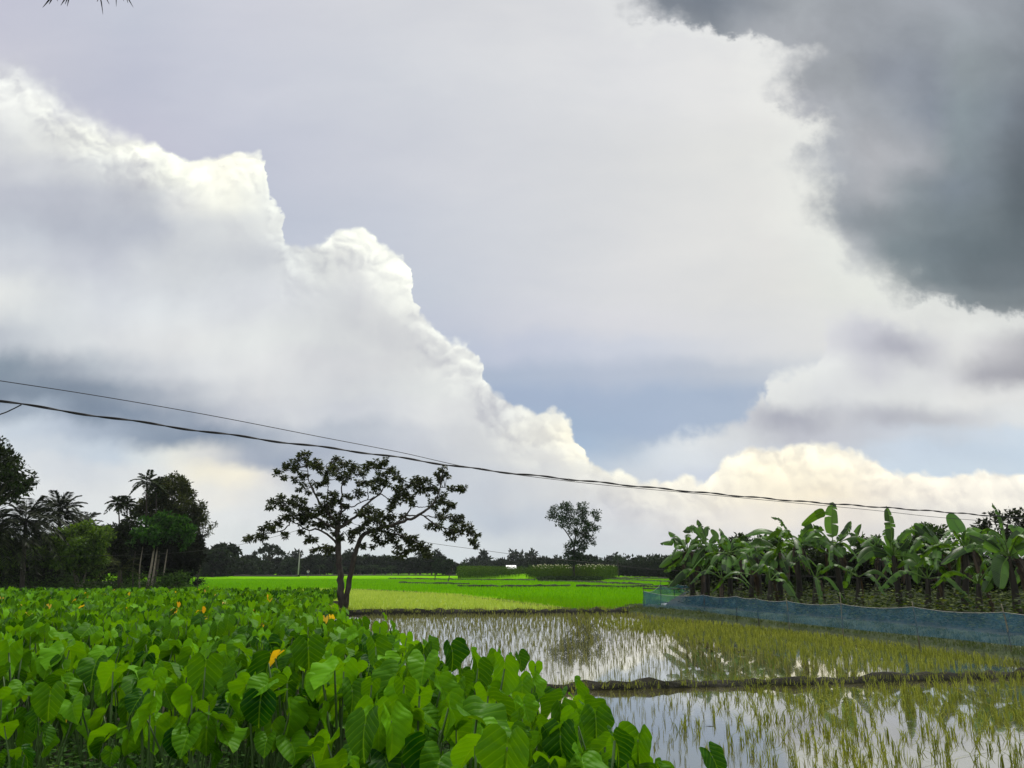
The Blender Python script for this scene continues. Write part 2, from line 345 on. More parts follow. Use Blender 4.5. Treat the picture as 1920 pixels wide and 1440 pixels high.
class MB:
    """collects quads/tris from numpy blocks into one mesh"""
    def __init__(self): self.V = []; self.Q = []; self.T = []; self.n = 0; self.mq = []; self.mt = []; self.UV = []; self.hasuv = False
    def add(self, V, Q=None, T=None, mat=0, uv=None):
        V = np.asarray(V, float).reshape(-1, 3); self.V.append(V)
        if Q is not None and len(Q):
            Q = np.asarray(Q, int).reshape(-1, 4); self.Q.append(Q + self.n); self.mq.append(np.full(len(Q), mat))
        if T is not None and len(T):
            T = np.asarray(T, int).reshape(-1, 3); self.T.append(T + self.n); self.mt.append(np.full(len(T), mat))
        if uv is None: uv = np.zeros((len(V), 2))
        else: self.hasuv = True
        self.UV.append(uv)
        self.n += len(V); return self
    def mesh(self, name, mats, smooth=True):
        V = np.concatenate(self.V)
        Q = np.concatenate(self.Q) if self.Q else np.zeros((0, 4), int)
        T = np.concatenate(self.T) if self.T else np.zeros((0, 3), int)
        me = bpy.data.meshes.new(name)
        me.vertices.add(len(V)); me.vertices.foreach_set('co', V.astype(np.float32).ravel())
        loops = np.concatenate([Q.ravel(), T.ravel()])
        me.loops.add(len(loops)); me.loops.foreach_set('vertex_index', loops.astype(np.int32))
        npoly = len(Q) + len(T)
        starts = np.concatenate([np.arange(len(Q)) * 4, len(Q) * 4 + np.arange(len(T)) * 3])
        me.polygons.add(npoly); me.polygons.foreach_set('loop_start', starts.astype(np.int32))
        mi = np.concatenate([np.concatenate(self.mq) if self.mq else np.zeros(0), np.concatenate(self.mt) if self.mt else np.zeros(0)])
        for m in (mats if isinstance(mats, (list, tuple)) else [mats]): me.materials.append(m)
        me.polygons.foreach_set('material_index', mi.astype(np.int32))
        me.polygons.foreach_set('use_smooth', np.full(npoly, bool(smooth)))
        if self.hasuv:
            UV = np.concatenate(self.UV); l = me.uv_layers.new(name='UVMap')
            l.data.foreach_set('uv', UV[loops].astype(np.float32).ravel())
        me.update(calc_edges=True); me.validate()
        return me
    def build(self, name, mats, parent=None, smooth=True):
        return link(name, self.mesh(name, mats, smooth), parent)

def unit(v):
    v = np.asarray(v, float); return v / np.maximum(np.linalg.norm(v, axis=-1, keepdims=True), 1e-9)
def tube(mb, pts, radii, sides=7, mat=0, rough=0.0, cap=True):
    P = np.asarray(pts, float); n = len(P); r = np.asarray(radii, float) * np.ones(n)
    Tn = np.gradient(P, axis=0); Tn = unit(Tn)
    ref = np.array([0.31, 0.83, 0.17]) if abs(Tn[0] @ np.array([0, 0, 1.0])) > 0.8 else np.array([0, 0, 1.0])
    A = unit(np.cross(Tn, ref)); B = np.cross(Tn, A)
    th = np.arange(sides) * 2 * math.pi / sides
    rr = r[:, None] * (1 + rough * rng.normal(size=(n, sides)))
    V = P[:, None] + rr[..., None] * (np.cos(th)[None, :, None] * A[:, None] + np.sin(th)[None, :, None] * B[:, None])
    i = np.arange(n - 1)[:, None] * sides; j = np.arange(sides)[None]; k = (j + 1) % sides
    Q = np.stack([i + j, i + k, i + sides + k, i + sides + j], -1).reshape(-1, 4)
    V = V.reshape(-1, 3); T = []
    if cap:
        V = np.vstack([V, P[-1] + Tn[-1] * r[-1] * 0.5, P[0]])
        a = (n - 1) * sides
        T = [(a + q, a + (q + 1) % sides, n * sides) for q in range(sides)] + [((q + 1) % sides, q, n * sides + 1) for q in range(sides)]
    mb.add(V, Q, T, mat)
def spline(pts, n):
    """smooth polyline through the points (Catmull-Rom)"""
    P = np.asarray(pts, float)
    if len(P) == 2: return P[0] + (P[1] - P[0]) * np.linspace(0, 1, n)[:, None]
    Pp = np.vstack([2 * P[0] - P[1], P, 2 * P[-1] - P[-2]])
    t = np.linspace(0, len(P) - 1 - 1e-6, n); i = t.astype(int); f = (t - i)[:, None]
    a, b, c, d = Pp[i], Pp[i + 1], Pp[i + 2], Pp[i + 3]
    return 0.5 * (2 * b + (c - a) * f + (2 * a - 5 * b + 4 * c - d) * f ** 2 + (3 * b - a - 3 * c + d) * f ** 3)
def leaf_cards(mb, C, D, L, W, mat=0, fold=0.0, up=None):
    """rhombus leaves: centre-base C, direction D, lengths L, widths W"""
    C = np.asarray(C, float); D = unit(D); N = len(C)
    ref = rng.normal(size=(N, 3)) if up is None else up + rng.normal(size=(N, 3)) * 0.5
    S = unit(np.cross(D, ref)); nn = np.cross(S, D)
    L = (np.ones(N) * L)[:, None]; W = (np.ones(N) * W)[:, None]
    a = C; b = C + D * L * 0.45 + S * W * 0.5 + nn * L * fold; c = C + D * L; d = C + D * L * 0.45 - S * W * 0.5 + nn * L * fold
    V = np.stack([a, b, c, d], 1).reshape(-1, 3)
    Q = (np.arange(N) * 4)[:, None] + np.arange(4)[None]
    mb.add(V, Q, None, mat)
def in_poly(P, poly):
    x, y = P[:, 0], P[:, 1]; r = np.zeros(len(P), bool); n = len(poly)
    for i in range(n):
        x0, y0 = poly[i]; x1, y1 = poly[(i + 1) % n]
        c = ((y0 > y) != (y1 > y)) & (x < (x1 - x0) * (y - y0) / (y1 - y0 + 1e-12) + x0)
        r ^= c
    return r
def scatter(poly, spacing, jitter=0.5, rot=0.0):
    P = np.asarray(poly, float); c = P.mean(0); rad = np.linalg.norm(P - c, axis=1).max() + spacing
    k = np.arange(-rad, rad, spacing); gx, gy = np.meshgrid(k, k)
    q = np.stack([gx.ravel(), gy.ravel()], 1); q += rng.uniform(-0.5, 0.5, q.shape) * spacing * jitter
    ca, sa = math.cos(rot), math.sin(rot); q = q @ np.array([[ca, sa], [-sa, ca]]) + c
    return q[in_poly(q, poly)]
def sphere_pts(n, bias=0.5):
    d = unit(rng.normal(size=(n, 3))); r = rng.uniform(0, 1, n) ** bias
    return d * r[:, None], d

# ------------------------------------------------------------------ materials
def mat_new(name):
    m = bpy.data.materials.new(name); m.use_nodes = True; m.node_tree.nodes.clear()
    return m, NT(m.node_tree)
def mat_plain(name, c1, c2, scale=3.0, rough=0.8, bump=0.3, detail=5, spec=0.3, metal=0.0, stretch=(1, 1, 1)):
    m, k = mat_new(name)
    tc = k.n('ShaderNodeTexCoord').outputs['Object']
    mp = k.vm('MULTIPLY', tc, stretch)
    nz = k.noise(mp, scale, detail, 0.6)[0]
    col = k.ramp(nz, [(0.3, c1), (0.7, c2)])
    b = k.n('ShaderNodeBsdfPrincipled'); k.put(b.inputs['Base Color'], col)
    b.inputs['Roughness'].default_value = rough; b.inputs['Metallic'].default_value = metal
    b.inputs['Specular IOR Level'].default_value = spec
    if bump:
        bp = k.n('ShaderNodeBump'); bp.inputs['Strength'].default_value = bump; bp.inputs['Distance'].default_value = 0.05
        k.put(bp.inputs['Height'], k.noise(mp, scale * 3, 6, 0.65)[0]); k.t.links.new(bp.outputs[0], b.inputs['Normal'])
    o = k.n('ShaderNodeOutputMaterial'); k.t.links.new(b.outputs[0], o.inputs[0])
    return m
def mat_leaf(name, c1, c2, c3=None, transl=0.35, rough=0.5, spec=0.35, tr_gain=(1.5, 1.4, 0.5), wscale=0.6):
    """leaf: colour varies from leaf to leaf and slowly from place to place"""
    m, k = mat_new(name)
    ri = k.n('ShaderNodeNewGeometry').outputs['Random Per Island']
    pos = k.n('ShaderNodeNewGeometry').outputs['Position']
    nz = k.noise(pos, wscale, 3, 0.5)[0]
    f = k.m('ADD', k.m('MULTIPLY', ri, 0.6), k.m('MULTIPLY', nz, 0.5), clamp=True)
    stops = [(0.2, c1), (0.8, c2)] if c3 is None else [(0.15, c1), (0.6, c2), (0.95, c3)]
    col = k.ramp(f, stops)
    b = k.n('ShaderNodeBsdfPrincipled'); k.put(b.inputs['Base Color'], col)
    b.inputs['Roughness'].default_value = rough; b.inputs['Specular IOR Level'].default_value = spec
    t = k.n('ShaderNodeBsdfTranslucent'); k.put(t.inputs[0], k.vm('MULTIPLY', col, tr_gain))
    mx = k.n('ShaderNodeMixShader'); mx.inputs[0].default_value = transl
    k.t.links.new(b.outputs[0], mx.inputs[1]); k.t.links.new(t.outputs[0], mx.inputs[2])
    o = k.n('ShaderNodeOutputMaterial'); k.t.links.new(mx.outputs[0], o.inputs[0])
    return m
def mat_veined(name, c1, c2, vein, transl=0.4, rough=0.42, nv=5.0, slope=0.6, edge=None, spec=0.4):
    """big leaf with midrib and side veins laid out in the leaf's own UV"""
    m, k = mat_new(name)
    uv = k.n('ShaderNodeUVMap'); u, v, _ = k.sep(uv.outputs[0])[0:3]
    ax = k.m('ABSOLUTE', u)
    oi = k.n('ShaderNodeObjectInfo').outputs['Random']
    ri = k.n('ShaderNodeNewGeometry').outputs['Random Per Island']
    pos = k.n('ShaderNodeNewGeometry').outputs['Position']
    f = k.m('ADD', k.m('MULTIPLY', k.m('FRACT', k.m('ADD', k.m('MULTIPLY', oi, 7.31), ri)), 0.75), k.m('MULTIPLY', k.noise(pos, 5.0, 4, 0.6)[0], 0.3), clamp=True)
    col = k.ramp(f, [(0.15, c1), (0.9, c2)])
    t = k.m('FRACT', k.m('MULTIPLY', k.m('SUBTRACT', v, k.m('MULTIPLY', ax, slope)), nv))
    dv = k.m('ABSOLUTE', k.m('SUBTRACT', t, 0.5))
    side = k.rng(dv, 0.02, 0.10, 1.0, 0.0)
    mid = k.rng(ax, 0.012, 0.035, 1.0, 0.0)
    vf = k.m('MAXIMUM', k.m('MULTIPLY', side, 0.55), mid)
    col = k.mix(k.m('MULTIPLY', vf, 0.42), col, vein)
    b = k.n('ShaderNodeBsdfPrincipled'); k.put(b.inputs['Base Color'], col)
    b.inputs['Roughness'].default_value = rough; b.inputs['Specular IOR Level'].default_value = spec
    bp = k.n('ShaderNodeBump'); bp.inputs['Strength'].default_value = 0.3; bp.inputs['Distance'].default_value = 0.02
    k.put(bp.inputs['Height'], k.m('ABSOLUTE', k.m('SUBTRACT', dv, 0.0))); k.t.links.new(bp.outputs[0], b.inputs['Normal'])
    tl = k.n('ShaderNodeBsdfTranslucent'); k.put(tl.inputs[0], k.vm('MULTIPLY', col, (1.7, 1.35, 0.4)))
    mx = k.n('ShaderNodeMixShader'); mx.inputs[0].default_value = transl
    k.t.links.new(b.outputs[0], mx.inputs[1]); k.t.links.new(tl.outputs[0], mx.inputs[2])
    o = k.n('ShaderNodeOutputMaterial'); k.t.links.new(mx.outputs[0], o.inputs[0])
    return m

M = {}
M['bark'] = mat_plain('bark', (0.016, 0.013, 0.011), (0.065, 0.055, 0.046), 6, 0.9, 0.8, stretch=(1, 1, 0.35))
M['bark_pale'] = mat_plain('bark_pale', (0.10, 0.085, 0.065), (0.22, 0.19, 0.15), 8, 0.9, 0.6, stretch=(1, 1, 0.3))
M['bark_dark'] = mat_plain('bark_dark', (0.02, 0.016, 0.012), (0.06, 0.05, 0.04), 5, 0.9, 0.6)
M['mud'] = mat_plain('mud', (0.035, 0.028, 0.016), (0.09, 0.075, 0.045), 2.5, 0.85, 0.6)
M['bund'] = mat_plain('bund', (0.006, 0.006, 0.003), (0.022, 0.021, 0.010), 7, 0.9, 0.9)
M['bank'] = mat_plain('bank', (0.02, 0.035, 0.010), (0.05, 0.075, 0.02), 4, 0.9, 0.8)
M['soil'] = mat_plain('soil', (0.02, 0.022, 0.012), (0.055, 0.05, 0.03), 3, 0.95, 0.7)
M['bamboo'] = mat_plain('bamboo', (0.11, 0.10, 0.07), (0.22, 0.20, 0.14), 9, 0.7, 0.2)
M['wood_dark'] = mat_plain('wood_dark', (0.03, 0.025, 0.02), (0.08, 0.07, 0.055), 9, 0.8, 0.3)
M['cable'] = mat_plain('cable', (0.012, 0.012, 0.013), (0.03, 0.03, 0.03), 9, 0.6, 0.0)
M['tin'] = mat_plain('tin', (0.62, 0.64, 0.66), (0.78, 0.79, 0.80), 4, 0.4, 0.1, metal=0.2)
M['plaster'] = mat_plain('plaster', (0.22, 0.21, 0.19), (0.36, 0.34, 0.31), 3, 0.9, 0.2)
M['thatch'] = mat_plain('thatch', (0.035, 0.030, 0.024), (0.07, 0.06, 0.047), 6, 0.95, 0.5)
M['concrete'] = mat_plain('concrete', (0.25, 0.25, 0.23), (0.36, 0.35, 0.33), 6, 0.9, 0.2)
M['kapok_leaf'] = mat_leaf('kapok_leaf', (0.010, 0.015, 0.004), (0.030, 0.042, 0.010), (0.060, 0.078, 0.018), 0.28, spec=0.2)
M['lone_leaf'] = mat_leaf('lone_leaf', (0.007, 0.018, 0.005), (0.022, 0.052, 0.013), None, 0.2, spec=0.2)
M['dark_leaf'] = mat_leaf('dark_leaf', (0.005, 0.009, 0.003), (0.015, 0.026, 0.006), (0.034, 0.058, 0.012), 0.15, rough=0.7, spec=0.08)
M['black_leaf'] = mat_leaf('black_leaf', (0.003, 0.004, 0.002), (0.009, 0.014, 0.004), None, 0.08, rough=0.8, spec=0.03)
M['mid_leaf'] = mat_leaf('mid_leaf', (0.008, 0.022, 0.004), (0.03, 0.068, 0.011), (0.06, 0.12, 0.018), 0.25, rough=0.7, spec=0.1)
M['lime_leaf'] = mat_leaf('lime_leaf', (0.014, 0.032, 0.004), (0.065, 0.125, 0.014), (0.13, 0.22, 0.024), 0.3, rough=0.7, spec=0.1)
M['green_leaf'] = mat_leaf('green_leaf', (0.004, 0.018, 0.003), (0.022, 0.075, 0.008), (0.055, 0.155, 0.015), 0.25, rough=0.7, spec=0.1)
M['olive_leaf'] = mat_leaf('olive_leaf', (0.010, 0.015, 0.004), (0.030, 0.040, 0.010), (0.065, 0.078, 0.022), 0.25, rough=0.7, spec=0.08)
M['palm_leaf'] = mat_leaf('palm_leaf', (0.003, 0.006, 0.002), (0.012, 0.019, 0.006), (0.035, 0.047, 0.014), 0.1, rough=0.55, spec=0.10)
M['far_leaf'] = mat_leaf('far_leaf', (0.005, 0.009, 0.004), (0.014, 0.024, 0.010), (0.026, 0.042, 0.016), 0.1, rough=0.8, spec=0.05, wscale=0.12)
M['far_green'] = mat_leaf('far_green', (0.008, 0.016, 0.006), (0.022, 0.042, 0.014), (0.04, 0.068, 0.022), 0.1, rough=0.8, spec=0.05, wscale=0.12)
M['rice_bright'] = mat_leaf('rice_bright', (0.085, 0.24, 0.002), (0.14, 0.36, 0.003), (0.22, 0.43, 0.005), 0.3, rough=0.9, spec=0.0, wscale=0.1)
M['rice_yellow'] = mat_leaf('rice_yellow', (0.21, 0.31, 0.045), (0.33, 0.44, 0.085), (0.46, 0.54, 0.14), 0.35, rough=0.9, spec=0.0, wscale=0.3)
M['rice_olive'] = mat_leaf('rice_olive', (0.075, 0.098, 0.018), (0.175, 0.21, 0.036), (0.34, 0.37, 0.08), 0.3, rough=0.8, spec=0.05, wscale=0.4)
M['rice_young'] = mat_leaf('rice_young', (0.07, 0.08, 0.03), (0.15, 0.16, 0.055), (0.24, 0.25, 0.10), 0.3, spec=0.2, wscale=0.4)
M['grass'] = mat_leaf('grass', (0.025, 0.045, 0.010), (0.06, 0.095, 0.018), (0.11, 0.12, 0.04), 0.25, spec=0.2)
M['weed'] = mat_leaf('weed', (0.015, 0.05, 0.008), (0.04, 0.115, 0.014), (0.09, 0.19, 0.022), 0.3, rough=0.7, spec=0.15)
M['vine'] = mat_leaf('vine', (0.005, 0.012, 0.003), (0.018, 0.038, 0.006), (0.12, 0.16, 0.02), 0.35, rough=0.7, spec=0.1, wscale=1.2)
M['taro'] = mat_veined('taro', (0.005, 0.048, 0.001), (0.12, 0.33, 0.003), (0.20, 0.42, 0.012), transl=0.33, rough=0.5, spec=0.07, nv=4.2, slope=0.95)
M['taro_yellow'] = mat_veined('taro_yellow', (0.45, 0.28, 0.012), (0.60, 0.46, 0.02), (0.55, 0.44, 0.05))
M['taro_stalk'] = mat_plain('taro_stalk', (0.035, 0.07, 0.018), (0.09, 0.17, 0.04), 5, 0.5, 0.0)
M['taro_far'] = mat_leaf('taro_far', (0.025, 0.12, 0.010), (0.07, 0.25, 0.018), (0.12, 0.34, 0.03), 0.4, spec=0.4, wscale=0.8)
M['banana'] = mat_veined('banana', (0.007, 0.032, 0.003), (0.085, 0.225, 0.016), (0.20, 0.31, 0.07), 0.38, 0.45, nv=22.0, slope=0.35)
M['banana_bright'] = mat_veined('banana_bright', (0.05, 0.16, 0.02), (0.07, 0.20, 0.025), (0.14, 0.26, 0.07), 0.4, 0.38, nv=22.0, slope=0.35)
M['banana_dead'] = mat_leaf('banana_dead', (0.02, 0.013, 0.008), (0.07, 0.05, 0.03), None, 0.15)
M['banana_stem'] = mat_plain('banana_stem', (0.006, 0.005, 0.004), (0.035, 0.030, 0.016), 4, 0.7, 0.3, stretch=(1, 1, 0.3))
M['jute'] = mat_leaf('jute', (0.02, 0.045, 0.005), (0.045, 0.09, 0.009), (0.08, 0.14, 0.015), 0.25, rough=0.8, spec=0.03, wscale=0.3)
M['blossom'] = mat_plain('blossom', (0.60, 0.56, 0.36), (0.75, 0.72, 0.52), 5, 0.8, 0.0)
M['cloth_dark'] = mat_plain('cloth_dark', (0.03, 0.04, 0.07), (0.06, 0.07, 0.12), 9, 0.9, 0.0)
M['cloth_pale'] = mat_plain('cloth_pale', (0.35, 0.36, 0.38), (0.5, 0.5, 0.5), 9, 0.9, 0.0)
M['skin'] = mat_plain('skin', (0.14, 0.08, 0.05), (0.18, 0.10, 0.065), 9, 0.6, 0.0)
M['hair'] = mat_plain('hair', (0.01, 0.008, 0.006), (0.02, 0.016, 0.012), 9, 0.6, 0.0)

def mat_water():
    m, k = mat_new('paddy_water')
    pos = k.n('ShaderNodeNewGeometry').outputs['Position']
    col = k.ramp(k.noise(pos, 0.55, 6, 0.62)[0], [(0.3, (0.040, 0.038, 0.010)), (0.7, (0.095, 0.088, 0.025))])
    b = k.n('ShaderNodeBsdfPrincipled'); k.put(b.inputs['Base Color'], col)
    b.inputs['IOR'].default_value = 2.2; b.inputs['Coat Weight'].default_value = 1.0; b.inputs['Coat Roughness'].default_value = 0.015; b.inputs['Coat IOR'].default_value = 1.5; b.inputs['Specular IOR Level'].default_value = 0.5
    rg = k.rng(k.noise(pos, 0.8, 5, 0.6)[0], 0.42, 0.62, 0.012, 0.045)
    k.put(b.inputs['Roughness'], rg)
    bp = k.n('ShaderNodeBump'); bp.inputs['Strength'].default_value = 0.055; bp.inputs['Distance'].default_value = 0.02
    w = k.m('ADD', k.noise(k.vm('MULTIPLY', pos, (1.0, 2.2, 1.0)), 5.0, 3, 0.5)[0], k.m('MULTIPLY', k.noise(pos, 26.0, 2, 0.5)[0], 0.15))
    k.put(bp.inputs['Height'], w); k.t.links.new(bp.outputs[0], b.inputs['Normal'])
    o = k.n('ShaderNodeOutputMaterial'); k.t.links.new(b.outputs[0], o.inputs[0])
    return m
M['water'] = mat_water()
def mat_field(name, c1, c2, c3, scale=0.25):
    m, k = mat_new(name)
    pos = k.n('ShaderNodeNewGeometry').outputs['Position']
    st = k.vm('MULTIPLY', pos, (0.35, 1.0, 1.0))
    a = k.noise(st, scale, 6, 0.6)[0]; b_ = k.noise(pos, 4.0, 4, 0.7)[0]
    f = k.m('ADD', k.m('MULTIPLY', a, 0.65), k.m('MULTIPLY', b_, 0.35))
    col = k.ramp(f, [(0.35, c1), (0.5, c2), (0.65, c3)])
    b = k.n('ShaderNodeBsdfPrincipled'); k.put(b.inputs['Base Color'], col); b.inputs['Roughness'].default_value = 0.9
    b.inputs['Specular IOR Level'].default_value = 0.0
    bp = k.n('ShaderNodeBump'); bp.inputs['Strength'].default_value = 0.6; bp.inputs['Distance'].default_value = 0.2
    k.put(bp.inputs['Height'], b_); k.t.links.new(bp.outputs[0], b.inputs['Normal'])
    o = k.n('ShaderNodeOutputMaterial'); k.t.links.new(b.outputs[0], o.inputs[0])
    return m
M['field_green'] = mat_field('field_green', (0.095, 0.27, 0.002), (0.14, 0.36, 0.003), (0.20, 0.41, 0.005))
M['field_yellow'] = mat_field('field_yellow', (0.17, 0.26, 0.05), (0.28, 0.38, 0.085), (0.40, 0.47, 0.15), 0.6)
def mat_net():
    m, k = mat_new('blue_net')
    tc = k.n('ShaderNodeTexCoord').outputs['Object']
    nz = k.noise(tc, 3.0, 5, 0.6)[0]
    col = k.ramp(nz, [(0.3, (0.03, 0.095, 0.15)), (0.6, (0.055, 0.135, 0.20)), (0.85, (0.16, 0.24, 0.29))])
    d = k.n('ShaderNodeBsdfDiffuse'); k.put(d.inputs[0], col)
    t = k.n('ShaderNodeBsdfTranslucent'); k.put(t.inputs[0], k.vm('SCALE', col, scale=1.2))
    a = k.n('ShaderNodeMixShader'); a.inputs[0].default_value = 0.45
    k.t.links.new(d.outputs[0], a.inputs[1]); k.t.links.new(t.outputs[0], a.inputs[2])
    tr = k.n('ShaderNodeBsdfTransparent')
    s = k.n('ShaderNodeMixShader'); k.put(s.inputs[0], k.rng(k.noise(tc, 9.0, 4, 0.6)[0], 0.3, 0.7, 0.50, 0.66))
    k.t.links.new(tr.outputs[0], s.inputs[1]); k.t.links.new(a.outputs[0], s.inputs[2])
    o = k.n('ShaderNodeOutputMaterial'); k.t.links.new(s.outputs[0], o.inputs[0])
    return m
M['net'] = mat_net()

# ------------------------------------------------------------------ land
def sheet(name, poly, z, mat, kind='structure'):
    me = bpy.data.meshes.new(name); me.from_pydata([(x, y, z) for x, y in poly], [], [tuple(range(len(poly)))])
    me.materials.append(M[mat]); o = link(name, me); tag(o, kind=kind); return o
def gp(px, py, z=0.0):
    p = at_z(px, py, z); return (p.x, p.y)
sheet('ground', [(-2500, -300), (2500, -300), (2500, 2600), (-2500, 2600)], -0.16, 'mud')
sheet('water', [(-16, 1.0), (40, 1.0), (40, 62), (-16, 62)], 0.0, 'water')

def mound(name, path, width, height, mat, z0=-0.14, seg=0.35, rough=0.04, flat=0.35):
    P = np.asarray(path, float); L = np.r_[0, np.cumsum(np.linalg.norm(np.diff(P, axis=0), axis=1))]
    n = max(int(L[-1] / seg), 2); s = np.linspace(0, L[-1], n)
    c = np.stack([np.interp(s, L, P[:, 0]), np.interp(s, L, P[:, 1])], 1)
    c += rng.normal(size=c.shape) * rough * 0.6
    t = unit(np.gradient(c, axis=0)); nrm = np.stack([-t[:, 1], t[:, 0]], 1)
    prof = [(-1, 0), (-0.72, 0.62), (-flat, 0.95), (0, 1.0), (flat, 0.95), (0.72, 0.62), (1, 0)]
    rows = []
    for a, h in prof:
        q = c + nrm * (a * width / 2 * (1 + rng.normal(size=(n, 1)) * rough * 1.5))
        rows.append(np.c_[q, z0 + (height - z0) * h * (1 + rng.normal(size=n) * rough * 2.5 * (h > 0))])
    V = np.stack(rows, 1).reshape(-1, 3); m = len(prof)
    i = np.arange(n - 1)[:, None] * m; j = np.arange(m - 1)[None]
    Q = np.stack([i + j, i + j + 1, i + m + j + 1, i + m + j], -1).reshape(-1, 4)[:, ::-1]
    o = MB().add(V, Q).build(name, M[mat]); tag(o, kind='structure'); return c, nrm
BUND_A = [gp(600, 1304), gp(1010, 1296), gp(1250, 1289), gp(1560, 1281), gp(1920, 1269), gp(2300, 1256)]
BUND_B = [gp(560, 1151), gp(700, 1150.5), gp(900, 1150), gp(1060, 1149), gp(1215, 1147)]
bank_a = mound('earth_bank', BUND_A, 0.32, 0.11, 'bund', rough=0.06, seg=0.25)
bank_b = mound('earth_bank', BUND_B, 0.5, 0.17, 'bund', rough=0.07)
BANK = [(6.6, 42.0), (7.6, 39.4), (10.2, 33.6), (12.2, 28.4), (13.9, 20.6), (15.6, 12.0), (17, 4)]
BANKL = [(5.6, 40.2), (6.3, 37.8), (8.8, 32.2), (10.75, 27.2), (12.5, 19.8), (14.2, 11.6), (15.4, 3.6)]
bank_c = mound('earth_bank', BANK, 2.5, 0.34, 'bank', rough=0.03)

def slab(name, poly, z, mat, z0=-0.14, inset=0.35):
    P = np.asarray(poly, float); c = P.mean(0)
    I = P + unit(c - P) * inset
    n = len(P); V = [(x, y, z0) for x, y in P] + [(x, y, z) for x, y in I]
    F = [(i, (i + 1) % n, n + (i + 1) % n, n + i) for i in range(n)] + [tuple(range(n, 2 * n))]
    me = bpy.data.meshes.new(name); me.from_pydata(V, [], F); me.materials.append(M[mat])
    o = link(name, me); tag(o, kind='structure'); return o
TARO_EDGE = [(1.3, 3.6), (0.85, 5.2), (0.2, 8.2), (-0.65, 10.4), (-2.0, 14.4), (-3.3, 18.4), (-5.0, 23.0), (-6.6, 28.5), (-8.2, 36.0), (-9.2, 42.5)]
TARO_POLY = TARO_EDGE + [(-34, 43.5), (-34, 20), (-12, 3.6)]
slab('taro_bed', TARO_POLY + [(-12, 1.5), (2.6, 1.5)], 0.14, 'soil')
slab('garden_ground', [(7.6, 40.8), (10.6, 34.0), (12.8, 28.6), (14.6, 20.6), (16.3, 12), (18, 3), (60, 3), (160, 60), (150, 96), (34, 96), (13.5, 64), (8.6, 46)], 0.30, 'soil')
slab('grove_ground', [(-30, 72), (-34, 66), (-60, 63), (-140, 60), (-140, 120), (-52, 118), (-38, 96)], 0.28, 'soil', inset=0.8)

# far paddies
sheet('paddy_field', [(-160, 43.5), (-9, 43.0), gp(1075, 1146), gp(1000, 1137), gp(860, 1119.5), gp(1100, 1130), gp(1215, 1130), (120, 90), (200, 330), (-260, 330)], 0.035, 'field_green')
YEL = [(-24, 41.2), gp(640, 1149), gp(1072, 1147), gp(990, 1135.5), gp(860, 1118), gp(640, 1107), (-40, 80)]
sheet('paddy_field', YEL, 0.055, 'field_yellow')
for pth, w, h in ([[gp(440, 1081), gp(560, 1081.5)], 1.6, 0.40], [[gp(560, 1080.5), gp(700, 1079.5), gp(900, 1080)], 1.4, 0.35], [[gp(730, 1088), gp(860, 1090.5), gp(1003, 1091.5)], 0.9, 0.42], [[gp(748, 1097), gp(800, 1098.5), gp(880, 1100)], 0.6, 0.40],
                [[gp(858, 1104.5), gp(960, 1105), gp(1070, 1104)], 0.5, 0.42], [[gp(1080, 1105), gp(1200, 1106), gp(1300, 1106)], 0.5, 0.43], [[gp(1010, 1093), gp(1080, 1094.5), gp(1225, 1102)], 0.7, 0.44],
                [[gp(1135, 1089), gp(1200, 1092), gp(1265, 1095.5)], 0.9, 0.42], [[gp(1130, 1086), gp(1300, 1088)], 1.1, 0.40],
                [[(-24, 45.3), (-12, 45.0), (-9.5, 44.8)], 0.5, 0.38]):
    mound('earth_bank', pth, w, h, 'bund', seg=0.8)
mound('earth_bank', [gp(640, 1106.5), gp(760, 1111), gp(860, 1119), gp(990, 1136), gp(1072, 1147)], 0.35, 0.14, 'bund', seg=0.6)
mound('earth_bank', [gp(0, 1105.5, .3), gp(160, 1105.5, .3), gp(320, 1104, .3)], 2.2, 0.50, 'bank', seg=0.8)

def rice(name, pts, z, h, nb, w, mat, lean=0.25, jit=0.03, label=None):
    N = len(pts); h = np.ones(N) * h; w = np.ones(N) * w
    P = np.repeat(np.c_[pts, np.full(N, z)], nb, 0); H = np.repeat(h, nb) * rng.uniform(0.6, 1.1, N * nb); W = np.repeat(w, nb)
    P[:, :2] += rng.normal(size=(N * nb, 2)) * jit
    az = rng.uniform(0, 2 * math.pi, N * nb); le = np.abs(rng.normal(size=N * nb)) * lean
    dx = np.stack([np.cos(az), np.sin(az), np.zeros_like(az)], 1)
    wa = az + math.pi / 2 + rng.normal(size=N * nb) * 0.6; S = np.stack([np.cos(wa), np.sin(wa), np.zeros_like(wa)], 1) * (W / 2)[:, None]
    m = P + dx * (H * le * 0.35)[:, None]; m[:, 2] += H * 0.55
    t = P + dx * (H * le * 1.3)[:, None]; t[:, 2] += H * (1 - 0.25 * np.minimum(le * 2, 1))
    V = np.stack([P - S, P + S, m + S * 0.8, m - S * 0.8, t], 1).reshape(-1, 3)
    b = np.arange(N * nb) * 5
    o = MB().add(V, np.stack([b, b + 1, b + 2, b + 3], 1), np.stack([b + 3, b + 2, b + 4], 1)).build(name, M[mat], smooth=False)
    tag(o, label, 'rice', kind='stuff'); return o
